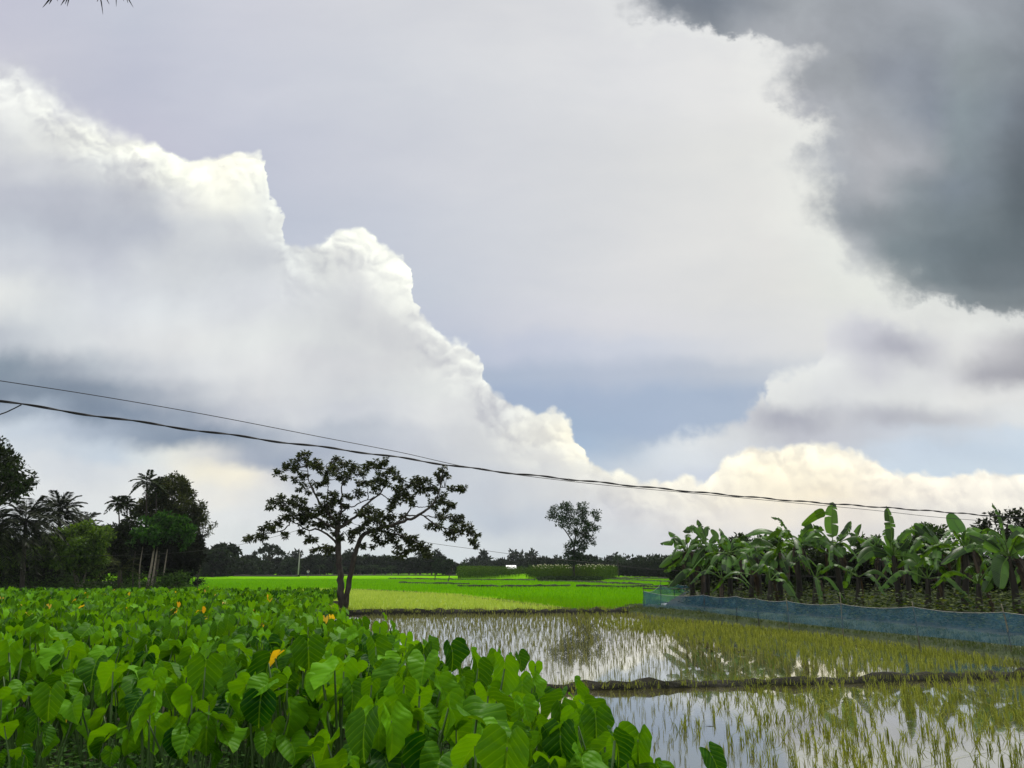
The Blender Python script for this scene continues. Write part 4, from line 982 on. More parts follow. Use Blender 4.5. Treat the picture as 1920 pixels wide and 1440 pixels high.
bplant((1385, 1115), (1395, 1048), 52.0, 'dark banana plant in the row behind the bright young leaf', [], seed=16, extra=7)
bplant((1790, 1125), (1800, 1040), 43.0, 'shaded banana plant in the row behind the sunlit slanting leaf', [], seed=17, extra=7)

for k, (px, cy, y, lab) in enumerate(((1315, 1075, 42.5, 'low young banana plant at the left end, under the reaching leaves'), (1350, 1085, 40.5, 'low young banana plant below the broad hanging leaf'), (1405, 1078, 39.0, 'low young banana plant left of the level drooping leaf'), (1440, 1088, 37.5, 'low young banana plant below the curled leaf tip'), (1525, 1085, 37.0, 'low young banana plant between the dark bare stem and the paddle leaf'),
                       (1605, 1082, 36.0, 'low young banana plant right of the paddle-leaved one'), (1735, 1085, 33.5, 'low young banana plant below the slanting sunlit leaf'), (1830, 1095, 31.0, 'low young banana plant left of the largest one'))):
    bplant((px, 1120), (px + 4, cy), y, lab, [], seed=30 + k, extra=2, dead=1)
# vines and weeds on the banana ground
p = scatter([(9.0, 43), (11.3, 34.5), (13.8, 28.5), (15.5, 20.5), (30, 20), (62, 60), (40, 75), (16, 64)], 0.36, 1.0)
n = len(p); k = 14
C = np.repeat(np.c_[p, np.full(n, 0.3)], k, 0); lump = np.repeat(0.10 + 0.95 * rng.uniform(size=n) ** 3.0, k)
C[:, :2] += rng.normal(size=(n * k, 2)) * 0.2; C[:, 2] += lump * rng.uniform(0.1, 1.1, n * k)
az = rng.uniform(0, 6.28, n * k)
mb = MB(); leaf_cards(mb, C, np.stack([np.cos(az), np.sin(az), rng.uniform(-0.4, 0.3, n * k)], 1), rng.uniform(0.10, 0.24, n * k), rng.uniform(0.08, 0.16, n * k), up=np.array([0, 0, 2.0]))
tag(mb.build('ground_vines', M['vine']), 'leafy creepers covering the ground among the banana stems', 'creepers', kind='stuff')

# ------------------------------------------------------------------ the forked tree by the paddies
KY = 41.0
def kz(a, b): return (440 + a / 4.0, 820 + b / 4.0)
def kp(a, b, dy=0.0): return np.array(at_y(*kz(a, b), KY + dy))
kroot_p = at_y(*kz(815, 1275), KY); kroot_p.z = 0.05
kapok = empty('forked_tree', kroot_p)
tag(kapok, 'dark tree with two trunks forking from the ground and wide-spread limbs, between taro and paddy', 'tree')
KO = np.array(kroot_p)
def limb(mb, pts, dys, r0, r1, n=22, sides=8, bump=0.05):
    P = spline([kp(a, b, d) - KO for (a, b), d in zip(pts, dys)], n)
    P[1:-1] += rng.normal(size=(n - 2, 3)) * 0.025
    tube(mb, P, np.linspace(r0, r1, n), sides, rough=bump); return P
mb = MB()
limb(mb, [(805, 1300), (795, 1090), (778, 900), (770, 720), (775, 640)], [0, 0, 0, 0, 0], 0.185, 0.12, 26, 10); mb.build('trunk', M['bark'], kapok)
mb = MB()
limb(mb, [(826, 1300), (860, 1080), (892, 920), (930, 790), (978, 718), (1085, 688), (1200, 650), (1300, 620), (1400, 572), (1470, 520), (1512, 450), (1545, 360), (1558, 240)], [.1, .1, 0, -.1, -.2, -.4, -.6, -.9, -1.2, -1.4, -1.6, -1.8, -2.0], 0.15, 0.02, 46, 9)
mb.build('trunk', M['bark'], kapok)
LIMBS = [
 ([(772, 660), (690, 560), (640, 500), (600, 420), (560, 330), (545, 250), (540, 130)], 1.6, .12), ([(600, 420), (575, 325), (640, 360), (705, 370)], 1.0, .05), ([(690, 560), (692, 470), (697, 390), (706, 320)], -1.0, .06),
 ([(775, 660), (795, 600), (800, 500), (805, 400), (815, 300), (816, 210)], -.8, .12), ([(812, 360), (850, 320), (890, 250)], .8, .05), ([(640, 250), (700, 200), (740, 160)], 1.2, .03),
 ([(785, 680), (890, 610), (985, 505), (1088, 422), (1130, 340), (1150, 240)], 1.8, .14), ([(800, 560), (870, 520), (1000, 470), (1085, 425)], 1.2, .08), ([(1000, 470), (1000, 410), (985, 350)], .5, .05), ([(1095, 420), (1150, 460), (1215, 468)], 1.0, .05),
 ([(775, 690), (700, 655), (620, 605), (560, 562), (480, 505), (420, 490), (320, 470)], -2.0, .11), ([(765, 800), (690, 720), (605, 690), (530, 690), (430, 622), (370, 600)], -1.2, .11), ([(425, 625), (375, 690), (285, 712), (185, 742), (85, 765)], -1.8, .06),
 ([(760, 830), (690, 815), (600, 840)], .9, .05), ([(1200, 650), (1290, 575), (1330, 510), (1352, 440), (1390, 370)], .9, .08), ([(1338, 518), (1400, 525), (1465, 520)], .4, .05), ([(1290, 582), (1420, 588), (1540, 602), (1650, 592)], 1.6, .07),
 ([(1420, 590), (1500, 650), (1600, 688), (1710, 700), (1780, 745), (1805, 810)], -.8, .07), ([(1552, 378), (1620, 380), (1720, 388)], .8, .035), ([(1070, 695), (1200, 722), (1300, 755), (1385, 795), (1435, 850), (1455, 900)], -1.6, .08),
 ([(1190, 725), (1212, 800), (1225, 870)], -.9, .035), ([(925, 800), (960, 815)], .3, .03), ([(790, 790), (810, 720), (880, 700)], -.6, .04), ([(960, 735), (1010, 690), (1060, 640)], .5, .05), ([(890, 610), (940, 570), (1060, 560)], -.8, .05), ([(1480, 400), (1420, 380), (1330, 340)], .4, .04), ([(1515, 445), (1570, 490), (1640, 510)], -.4, .03)]
mb = MB(); limbpts = []
for pts, dy, r0 in LIMBS:
    d = np.linspace(0, dy, len(pts)); P = limb(mb, pts, d, r0 * .62, 0.014, 18, 6); limbpts.append(P)
AL = np.vstack(limbpts)
CL = [(520,120,50),(470,170,50),(560,180,70),(380,210,50),(310,260,40),(370,300,25),(450,230,50),(450,320,30),(500,280,50),(620,200,60),(640,240,50),(490,390,20),(550,410,25),(520,350,25),(780,160,50),(740,200,50),(700,260,60),(760,250,60),(830,200,50),(880,250,60),(900,210,40),(950,260,50),(840,310,50),(780,300,40),(1000,220,50),(1010,190,30),(1080,210,60),(1130,190,50),(1170,240,50),(1110,280,60),(1200,280,50),(1240,310,30),(1060,330,60),(1000,350,50),(940,340,40),(1120,350,50),(1060,380,50),(910,430,35),(950,410,35),(840,440,35),(740,410,30),(650,420,20),(620,350,40),(680,320,50),(720,460,50),(660,500,40),(720,520,60),(760,480,50),(820,530,40),(700,570,50),(640,560,50),(780,590,60),(740,640,50),(830,630,50),
(290,480,40),(270,520,25),(340,450,40),(370,500,50),(400,540,40),(450,470,50),(500,500,60),(550,540,60),(590,570,50),(540,600,50),(480,580,50),(400,590,50),(370,600,30),(620,650,60),(680,660,40),(510,640,40),(330,640,40),(270,660,40),(200,690,35),(220,750,35),(120,750,40),(90,760,20),(180,740,30),(380,735,30),(290,690,30),(560,750,45),(600,770,20),(500,700,25),(600,840,30),(660,820,45),(700,850,30),(740,830,40),(800,760,30),(760,720,40),
(880,720,45),(870,760,25),(940,680,45),(980,640,30),(920,700,40),(970,560,50),(1030,540,50),(1060,570,60),(1090,560,30),(1010,600,40),(930,560,40),(1080,640,50),(1150,610,50),(1190,600,35),(1060,680,50),(1140,670,60),(1220,690,40),(1040,740,40),(1100,790,35),(1040,820,20),(1160,760,30),(960,810,30),(1080,750,30),(1160,730,40),
(1220,380,50),(1270,390,60),(1250,440,60),(1310,440,60),(1210,460,50),(1180,510,40),(1160,540,20),(1330,340,60),(1380,320,50),(1390,390,60),(1450,390,60),(1500,380,40),(1450,310,40),(1510,280,40),(1560,230,35),(1590,290,30),(1540,310,30),(1630,385,30),(1690,390,40),(1720,380,25),(1550,430,40),(1490,500,50),(1560,480,50),(1610,500,40),(1580,540,25),(1640,510,15),(1260,580,30),(1330,490,40),
(1540,590,40),(1560,610,35),(1640,590,40),(1690,600,40),(1660,630,30),(1480,670,40),(1530,660,40),(1650,690,50),(1640,740,45),(1730,660,45),(1760,700,40),(1790,730,40),(1790,780,30),(1810,810,25),(1700,700,35),(1600,720,25),
(1260,740,40),(1200,780,25),(1300,770,50),(1350,750,40),(1380,800,50),(1430,820,40),(1420,860,40),(1450,880,30),(1240,820,40),(1290,850,40),(1220,870,30),(1340,840,30),(1260,890,20),(1310,790,40)]
cm = MB()
for (a, b, r) in CL:
    c0 = kp(a, b) - KO
    i = int(np.argmin((AL[:, 0] - c0[0]) ** 2 + (AL[:, 2] - c0[2]) ** 2))
    dy = AL[i, 1] + rng.normal() * 0.25
    c = kp(a, b, dy) - KO; rad = r / 4 / F * KY
    tip = AL[i]
    tube(mb, spline([tip, (tip + c) / 2 + [0, 0, -0.05], c], 6), np.linspace(0.025, 0.010, 6), 4, cap=False)
    nt = max(3, int(r / 6))
    for q in range(nt):                          # rosettes of drooping leaves at the twig ends
        s, _ = sphere_pts(1, 0.5); e = c + s[0] * rad * np.array([0.95, 1.1, 0.8])
        tube(mb, np.array([c, (c + e) / 2, e]), [0.010, 0.008, 0.006], 3, cap=False)
        m = int(rng.integers(15, 22)); az = rng.uniform(0, 6.28, m); el = rng.uniform(-1.2, 0.55, m)
        D = np.stack([np.cos(az) * np.cos(el), np.sin(az) * np.cos(el), np.sin(el)], 1)
        leaf_cards(cm, np.repeat(e[None], m, 0) + D * 0.03, D, rng.uniform(0.15, 0.26, m), rng.uniform(0.06, 0.095, m), fold=0.06)
mb.build('branches', M['bark'], kapok)
cm.build('crown', M['kapok_leaf'], kapok)

# ------------------------------------------------------------------ trees in general
def crown_mesh(blobs, n, L, W, mats, droop=0.2, shell=0.45, flat=1.0, dens=1.0):
    """blobs: (centre, radius); n leaves per unit blob area"""
    mb = MB()
    for c, r in blobs:
        k = max(int(n * dens * (r ** 2)), 8)
        s, d = sphere_pts(k, shell); s = s * np.array([1, 1, flat])
        # sub-clumps give the uneven outline
        sub = unit(rng.normal(size=(11, 3))) * rng.uniform(.45, 1.0, (11, 1))
        j = rng.integers(0, 11, k); C = np.where(rng.uniform(size=(k, 1)) < 0.78, sub[j] * np.array([1, 1, flat]) + s * 0.36, s * .8)
        D = d + rng.normal(size=(k, 3)) * 0.7 - np.array([0, 0, droop])
        leaf_cards(mb, np.array(c) + C * r, D, L * rng.uniform(0.6, 1.3, k), W * rng.uniform(0.6, 1.3, k), up=np.array([0, 0, 0.8]))
    return mb.mesh('crown', mats)
def make_tree(name, base, blobs, label, leafmat, trunk_r=0.2, n=260, L=0.3, W=0.14, bark='bark_dark', group=None, trunk_top=None, flat=0.9, droop=0.2, lean=(0, 0), shell=0.45, cat='tree'):
    """blobs in world coordinates"""
    base = np.array(base, float); root = empty(name, base); tag(root, label, cat, group)
    B = [(np.array(c) - base, r) for c, r in blobs]
    cen = np.mean([c for c, _ in B], 0); lo = min(c[2] - r for c, r in B)
    tt = np.array([cen[0] * 0.6 + lean[0], cen[1] * 0.6 + lean[1], max(lo + 0.25 * (cen[2] - lo), cen[2] * 0.45)]) if trunk_top is None else np.array(trunk_top, float) - base
    mb = MB(); P = spline([np.zeros(3), tt * 0.5 + rng.normal(size=3) * [0.12, 0.12, 0], tt], 12); tube(mb, P, np.linspace(trunk_r, trunk_r * 0.6, 12), 9, rough=0.05)
    for c, r in B:
        Q = spline([P[-2], (P[-1] + c) / 2 + [0, 0, -0.15 * r], c], 9); tube(mb, Q, np.linspace(trunk_r * 0.42, 0.02, 9), 5, rough=0.04)
        for q in range(3):
            e = c + unit(rng.normal(size=3)) * r * 0.85; tube(mb, spline([Q[6], (Q[6] + e) / 2, e], 5), np.linspace(trunk_r * 0.15, 0.012, 5), 4, cap=False)
    mb.build('trunk', M[bark], root)
    link('crown', crown_mesh(B, n, L * 1.2, W * 1.25, [M[leafmat]], droop, shell, flat, dens=1.7), root)
    return root
def px_blobs(lst, y, spread=1.0):
    out = []
    for (a, b, r) in lst:
        dy = rng.normal() * spread; out.append((np.array(at_y(a, b, y + dy)), r / F * (y + dy)))
    return out
def frond(mb, base, az, el, ln, drop, lw, ll, nl=26, mat=0, vee=0.5):
    d = np.array([math.cos(az) * math.cos(el), math.sin(az) * math.cos(el), math.sin(el)])
    out = np.array([math.cos(az), math.sin(az), 0])
    t = np.linspace(0, 1, 12)[:, None]
    P = base + d * ln * t + np.array([0, 0, -1]) * drop * ln * t ** 2.2
    tube(mb, P, np.linspace(0.03, 0.008, 12) * ln / 3.5, 4, mat=mat, cap=False)
    s = np.linspace(0.14, 1.0, nl); idx = s * 11; Q = np.stack([np.interp(idx, np.arange(12), P[:, k]) for k in range(3)], 1)
    T = unit(np.gradient(Q, axis=0)); S = unit(np.cross(T, np.array([0, 0, 1.0]))); N = np.cross(S, T)
    prof = np.sin(np.pi * (0.12 + 0.86 * s)) ** 0.6
    for sg in (-1, 1):
        D = S * sg + T * 0.8 + N * (vee - 0.75 + rng.normal(size=nl) * 0.10)[:, None]
        leaf_cards(mb, Q, D, ll * prof * rng.uniform(0.85, 1.1, nl), lw, mat=mat, up=np.array([0, 0, 1.0]))
def palm(name, base, crown, label, nf, ln, drop, ll, lw, tr=0.14, leafmat='palm_leaf', group=None, el=(-0.5, 1.2), nl=26, bark='bark', cat='palm'):
    base = np.array(base, float); root = empty(name, base); tag(root, label, cat, group)
    c = np.array(crown) - base
    mb = MB(); P = spline([np.zeros(3), c * 0.5 + [rng.normal() * 0.12, 0, 0], c], 14); tube(mb, P, np.linspace(tr * 1.25, tr * 0.8, 14), 8, rough=0.03); mb.build('trunk', M[bark], root)
    cb = MB(); a0 = rng.uniform(0, 6.28)
    for i in range(nf):
        f = (i + 0.5) / nf; frond(cb, c, a0 + i * 2.399, el[1] + (el[0] - el[1]) * f + rng.normal() * 0.08, ln * rng.uniform(0.85, 1.1), drop * (0.5 + 0.8 * f), lw, ll, nl)
    cb.build('crown', M[leafmat], root)
    return root

# ------------------------------------------------------------------ lone tree in the fields
LY = 124.0
def z3(a, b): return (800 + a / 4.0, 900 + b / 4.0)
lb = at_y(*z3(1100, 775), LY); lb.z = 0.1
LT = [(930,270,45),(960,230,45),(1030,190,45),(1060,215,55),(1000,290,55),(1080,270,55),(1170,200,45),(1160,240,55),(1050,330,50),(1110,320,45),(1170,300,55),(1260,255,45),(1280,285,30),(1240,350,50),(1272,360,30),(1190,345,45),(1100,390,50),(1170,410,65),(1210,440,55),(1250,470,25),(1100,470,40),(1150,480,50),(1060,490,30),(1080,530,45),(1150,530,45),(1200,490,30),(1110,565,55),(1060,555,35),(1130,600,50),(1085,610,40)]
lt = empty('lone_tree', lb); tag(lt, 'tall lone tree with a lopsided open crown standing in the green fields', 'tree')
LO = np.array(lb); mb = MB()
def lp(a, b, dy=0): return np.array(at_y(*z3(a, b), LY + dy)) - LO
for pts, r0 in (([(1100, 780), (1103, 640), (1105, 540), (1108, 470), (1130, 360), (1105, 290), (1060, 220)], .24), ([(1107, 490), (1050, 395), (1000, 335), (950, 270)], .12), ([(1125, 400), (1165, 320), (1160, 230)], .09), ([(1115, 470), (1180, 420), (1240, 350), (1270, 270)], .10), ([(1105, 540), (1150, 500), (1230, 460)], .07)):
    tube(mb, spline([lp(a, b, i * .25 * (1 if r0 > .1 else -1)) for i, (a, b) in enumerate(pts)], 16), np.linspace(r0, 0.03, 16), 7, rough=0.04)
mb.build('trunk', M['bark'], lt)
link('crown', crown_mesh([(c - LO, r) for c, r in px_blobs([(*z3(a, b), r / 4.0) for a, b, r in LT], LY, 0.9)], 260, 0.34, 0.19, [M['lone_leaf']], 0.3, 0.5, 0.8), lt)

# ------------------------------------------------------------------ the grove on the left
def gz(px, y): p = at_y(px, 1100, y); return (p.x, y, 0.26)
GG = 'trees of the left grove'
make_tree('broadleaf_tree', gz(-75, 62), px_blobs([(-40,865,60),(-10,850,35),(8,868,34),(30,880,28),(48,902,20),(10,905,36),(-30,925,50),(22,925,22),(-60,900,70),(62,904,8),(35,905,18)], 62, .8), 'dark tree whose crown reaches into the photo at the left edge, high above the palms', 'dark_leaf', 0.3, 165, 0.30, 0.15, group=GG)
PG = 'coconut palms of the left grove'
palm('coconut_palm', gz(42, 68), at_y(48, 978, 68), 'largest coconut palm with long arching fronds, left of the other palms', 34, 4.3, 0.8, 0.95, 0.10, 0.17, group=PG, nl=40)
palm('coconut_palm', gz(104, 76), at_y(111, 958, 76), 'coconut palm with an upright tuft of fronds, second from the left edge', 32, 3.2, 0.6, 0.85, 0.11, 0.16, group=PG, nl=34)
palm('coconut_palm', gz(148, 88), at_y(155, 985, 88), 'small pale-tipped coconut palm half hidden behind the upright one', 28, 3.0, 0.6, 0.8, 0.13, 0.15, group=PG, nl=26)
palm('coconut_palm', gz(-18, 66), at_y(-15, 1000, 66), 'coconut palm cut off by the left edge of the photo', 34, 4.0, 0.8, 0.9, 0.12, 0.16, group=PG, nl=30)
palm('coconut_palm', gz(228, 71), at_y(225, 1070, 71), 'stemless young palm with a pale dead frond bending to the ground under the grove', 12, 3.2, 0.8, 0.6, 0.06, 0.2, 'olive_leaf', group=PG, nl=22, el=(0.1, 1.1))
AG = 'areca palms rising above the left grove'
for px, py, bx, y, ln, lab in ((222, 943, 228, 84, 1.45, 'areca palm on a bare thin stem, leftmost above the grove'), (239, 944, 235, 86, 1.3, 'areca palm with a thin pale stem, right beside the leftmost one'), (247, 976, 252, 80, 1.3, 'short areca palm tucked above the dark leaves left of the bright green crown'),
                               (275, 904, 283, 85, 2.0, 'tallest areca palm standing at the top left of the olive feathery tree'), (293, 912, 290, 87, 1.6, 'areca palm just right of the tallest one, merged with the feathery tree')):
    palm('areca_palm', gz(bx, y), at_y(px, py, y), lab, 16, ln, 0.6, 0.6, 0.15, 0.075, group=AG, nl=16, el=(-0.35, 1.25), leafmat='dark_leaf')
make_tree('feathery_tree', gz(318, 90), px_blobs([(310,912,22),(328,902,18),(340,915,18),(300,940,30),(330,938,34),(285,960,30),(355,958,24),(318,970,36),(350,930,18),(372,950,16),(270,958,20),(380,968,10),(345,985,26)], 90, 1.3), 'tall olive tree with a loose feathery crown behind the bright green one', 'olive_leaf', 0.26, 300, 0.34, 0.13, group=GG)
make_tree('thin_tree', gz(368, 92), px_blobs([(366,988,14),(384,982,12),(398,985,9),(376,1002,14),(392,998,8),(362,1010,16),(372,975,8)], 92, 1.0), 'sparse twiggy tree with few leaves at the grove\'s right edge', 'olive_leaf', 0.14, 130, 0.30, 0.11, group=GG)
make_tree('leafy_tree', gz(285, 74), px_blobs([(262,1002,14),(278,986,17),(298,976,15),(318,974,16),(336,984,17),(352,996,13),(290,1002,20),(320,1003,20),(346,1012,15),(258,1018,13)], 74, .8), 'round tree with bright green leaves in front of the feathery tree', 'green_leaf', 0.22, 420, 0.32, 0.17, group=GG)
make_tree('bushy_tree', gz(150, 72), px_blobs([(112,1012,26),(150,1000,28),(186,1008,26),(128,1040,34),(172,1042,32),(95,1038,24),(60,1045,20),(150,1028,34)], 72, .8), 'broad yellow-green bushy tree below the coconut palms', 'lime_leaf', 0.2, 400, 0.30, 0.13, group=GG, bark='bark_pale')
make_tree('bushy_tree', gz(-20, 70), px_blobs([(0,1020,26),(12,1045,26),(-25,1030,40)], 70, .6), 'yellow-green bushy tree at the left edge under the large palm', 'lime_leaf', 0.18, 400, 0.30, 0.13, group=GG)
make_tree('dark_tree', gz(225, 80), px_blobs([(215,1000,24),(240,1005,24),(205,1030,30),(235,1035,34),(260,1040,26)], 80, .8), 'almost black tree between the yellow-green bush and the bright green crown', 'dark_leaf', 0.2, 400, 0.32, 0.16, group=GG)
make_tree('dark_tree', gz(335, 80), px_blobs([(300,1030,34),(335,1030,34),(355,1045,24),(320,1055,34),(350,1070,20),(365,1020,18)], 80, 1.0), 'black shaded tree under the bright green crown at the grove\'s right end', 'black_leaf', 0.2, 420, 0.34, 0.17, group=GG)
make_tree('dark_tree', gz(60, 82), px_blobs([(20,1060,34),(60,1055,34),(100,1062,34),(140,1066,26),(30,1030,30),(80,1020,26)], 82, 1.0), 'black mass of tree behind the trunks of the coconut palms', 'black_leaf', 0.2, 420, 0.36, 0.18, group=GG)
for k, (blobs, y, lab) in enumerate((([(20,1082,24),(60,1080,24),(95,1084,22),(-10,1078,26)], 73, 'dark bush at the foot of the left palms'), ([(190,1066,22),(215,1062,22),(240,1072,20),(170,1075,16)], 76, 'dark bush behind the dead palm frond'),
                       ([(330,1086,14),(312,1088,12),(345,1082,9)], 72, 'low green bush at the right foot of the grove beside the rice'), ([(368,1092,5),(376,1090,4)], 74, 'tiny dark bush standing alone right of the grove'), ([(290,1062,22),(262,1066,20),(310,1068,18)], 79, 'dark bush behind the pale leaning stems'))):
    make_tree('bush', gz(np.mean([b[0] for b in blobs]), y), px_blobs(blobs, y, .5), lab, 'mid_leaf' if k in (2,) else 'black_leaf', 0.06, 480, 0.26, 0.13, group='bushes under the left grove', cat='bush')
# pale leaning stems
for k, (x0, x1, yt, r, lab) in enumerate(((276, 284, 1060, .13, 'pale leaning tree stem at the foot of the grove, leftmost of the close pair'), (284, 290, 1062, .11, 'pale leaning tree stem, right one of the close pair'), (262, 262, 1065, .07, 'thin dark straight stem left of the pale pair'), (251, 249, 1068, .07, 'thin crooked stem standing left among the grove trunks'),
                          (304, 308, 1070, .08, 'brown stem right of the pale leaning pair'), (153, 161, 1072, .09, 'slim pale stem leaning right under the yellow-green bush'))):
    y = 71.5; a = at_y(x0, 1099, y); a.z = 0.27; b = at_y(x1, yt, y + .6); c = at_y(x1 + 6, yt - 40, y + 1.5)
    root = empty('tree_stem', a); tag(root, lab, 'tree stem', 'bare stems under the left grove'); A = np.array(a)
    mb = MB(); tube(mb, spline([A - A, np.array(b) - A, np.array(c) - A], 14), np.linspace(r, r * .5, 14), 8, rough=.06); mb.build('trunk', M['bark_pale'] if 'pale' in lab else M['bark'], root)
    link('crown', crown_mesh([(np.array(c) - A, 0.9), (np.array(c) - A + [0.5, .3, .5], .8)], 260, .3, .14, [M['black_leaf']]), root)
p = scatter([(-62, 65), (-31, 69), (-31, 82), (-62, 84)], 0.42, 1.0)
n = len(p); k = 9; C = np.repeat(np.c_[p, np.full(n, .3)], k, 0); C[:, :2] += rng.normal(size=(n * k, 2)) * .25; C[:, 2] += rng.uniform(0, 1.0, n * k) * np.repeat(rng.uniform(.2, 1.6, n) ** 1.5, k)
az = rng.uniform(0, 6.28, n * k); mb = MB(); leaf_cards(mb, C, np.stack([np.cos(az), np.sin(az), rng.uniform(-.2, .9, n * k)], 1), rng.uniform(.15, .35, n * k), rng.uniform(.05, .12, n * k))
tag(mb.build('grove_undergrowth', M['mid_leaf']), 'low weeds along the edge of the left grove', 'weeds', kind='stuff')

# ------------------------------------------------------------------ trees behind the bananas
BG = 'trees behind the banana plants'
for blobs, y, lab, mt, *nn in (
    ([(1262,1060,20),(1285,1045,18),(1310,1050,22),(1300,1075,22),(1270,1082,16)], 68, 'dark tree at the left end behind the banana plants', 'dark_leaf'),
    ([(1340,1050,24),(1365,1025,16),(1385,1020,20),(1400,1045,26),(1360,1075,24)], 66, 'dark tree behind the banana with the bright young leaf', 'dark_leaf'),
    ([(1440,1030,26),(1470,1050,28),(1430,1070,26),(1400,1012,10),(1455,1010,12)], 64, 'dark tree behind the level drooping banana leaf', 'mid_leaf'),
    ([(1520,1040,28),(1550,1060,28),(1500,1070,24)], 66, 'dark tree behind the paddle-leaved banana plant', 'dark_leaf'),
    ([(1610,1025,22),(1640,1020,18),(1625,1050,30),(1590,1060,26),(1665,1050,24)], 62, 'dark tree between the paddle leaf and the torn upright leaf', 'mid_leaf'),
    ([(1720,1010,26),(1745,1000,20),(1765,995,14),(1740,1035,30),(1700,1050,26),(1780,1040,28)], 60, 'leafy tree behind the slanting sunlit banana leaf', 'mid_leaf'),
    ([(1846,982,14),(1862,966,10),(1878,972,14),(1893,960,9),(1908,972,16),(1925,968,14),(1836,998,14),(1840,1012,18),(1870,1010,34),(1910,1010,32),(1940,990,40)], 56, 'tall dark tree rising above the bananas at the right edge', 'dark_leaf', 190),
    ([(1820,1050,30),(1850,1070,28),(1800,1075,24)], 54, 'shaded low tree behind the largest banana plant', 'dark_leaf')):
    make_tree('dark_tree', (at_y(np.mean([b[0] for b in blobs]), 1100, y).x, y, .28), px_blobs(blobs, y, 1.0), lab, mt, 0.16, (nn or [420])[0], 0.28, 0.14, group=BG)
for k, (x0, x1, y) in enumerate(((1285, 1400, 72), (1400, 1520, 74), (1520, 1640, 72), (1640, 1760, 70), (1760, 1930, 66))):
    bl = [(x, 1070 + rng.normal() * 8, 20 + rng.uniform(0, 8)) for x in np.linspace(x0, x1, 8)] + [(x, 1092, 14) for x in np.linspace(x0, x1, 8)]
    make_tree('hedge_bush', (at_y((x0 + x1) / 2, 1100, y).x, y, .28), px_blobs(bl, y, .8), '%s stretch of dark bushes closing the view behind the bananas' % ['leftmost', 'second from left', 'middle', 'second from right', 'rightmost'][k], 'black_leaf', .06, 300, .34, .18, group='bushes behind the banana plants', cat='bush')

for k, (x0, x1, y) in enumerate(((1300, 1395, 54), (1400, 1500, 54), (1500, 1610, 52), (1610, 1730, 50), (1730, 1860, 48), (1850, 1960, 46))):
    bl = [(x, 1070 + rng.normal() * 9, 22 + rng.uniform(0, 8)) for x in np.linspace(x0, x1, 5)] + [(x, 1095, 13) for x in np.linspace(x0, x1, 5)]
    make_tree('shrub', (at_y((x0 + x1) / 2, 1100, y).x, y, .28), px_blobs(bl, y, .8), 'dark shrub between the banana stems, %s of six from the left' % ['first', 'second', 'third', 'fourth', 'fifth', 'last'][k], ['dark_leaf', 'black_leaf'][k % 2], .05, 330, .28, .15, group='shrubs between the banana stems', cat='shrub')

# ------------------------------------------------------------------ the far treeline
def proto_round(seed, flat, nb, mats, nl=420):
    b = [(np.array([x, 0.3 * (i % 2), 2.4]), 1.5) for i, x in enumerate((-2.4, -.8, .8, 2.4))]
    r_ = np.random.default_rng(seed)
    for i in range(nb):
        a = r_.uniform(0, 6.28); q = r_.uniform(0, 1) ** .6
        b.append((np.array([math.cos(a) * q * 3.2, math.sin(a) * q * 3.2, 5.6 + r_.uniform(-2.6, 2.0) * (1 - q * .6) * flat]), r_.uniform(1.1, 1.9)))
    mb = MB()
    tube(mb, spline([(0, 0, 0), (.15, 0, 3.0), (0, .1, 5.2)], 8), np.linspace(.32, .18, 8), 7)
    for c, r in b: tube(mb, spline([(0, 0, 3.2), (c[0] * .5, c[1] * .5, (3.2 + c[2]) / 2), c], 6), np.linspace(.14, .03, 6), 4, cap=False)
    return mb.mesh('trunk', [M['bark_dark']]), crown_mesh(b, nl / 6, .8, .5, mats, .1, .5, .75 * flat + .15, dens=2.6)
PROTOS = {'round': [proto_round(s, 1.0, 11, [M['far_leaf']]) for s in (1, 2, 3)], 'green': [proto_round(s, 1.0, 11, [M['far_green']]) for s in (4, 5)], 'dome': [proto_round(s, .55, 12, [M['far_leaf']]) for s in (6, 7)]}
def umbrella():
    b = []
    r_ = np.random.default_rng(77)
    for i in range(16):
        a = i * 2.399; q = math.sqrt((i + .5) / 16); b.append((np.array([math.cos(a) * q * 4.4, math.sin(a) * q * 4.4, 8.9 - 2.3 * q * q + r_.normal() * .25]), r_.uniform(.8, 1.2)))
    mb = MB(); tube(mb, spline([(0, 0, 0), (.1, 0, 3), (0, 0, 5)], 8), np.linspace(.35, .25, 8), 7)
    for c, r in b: tube(mb, spline([(0, 0, 4.4), (c[0] * .45, c[1] * .45, 6.4), c], 7), np.linspace(.16, .04, 7), 4, cap=False)
    return mb.mesh('trunk', [M['bark_dark']]), crown_mesh(b, 60, .7, .4, [M['far_leaf']], .1, .6, .38, dens=1.6)
PROTOS['umbrella'] = [umbrella()]
def far_palm():
    mb = MB(); tube(mb, spline([(0, 0, 0), (.1, 0, 4), (0, 0, 8)], 8), np.linspace(.24, .16, 8), 6); cb = MB()
    for i in range(20): frond(cb, np.array([0, 0, 8.0]), i * 2.399, 1.1 - 1.6 * i / 20, 3.3, .6, .18, .95, 14)
    return mb.mesh('trunk', [M['bark_dark']]), cb.mesh('crown', [M['far_green']])
PROTOS['palm'] = [far_palm()]
PROTOS['bush'] = [proto_round(9, .6, 9, [M['far_green']])]
for k, r_ in PROTOS.items(): pass
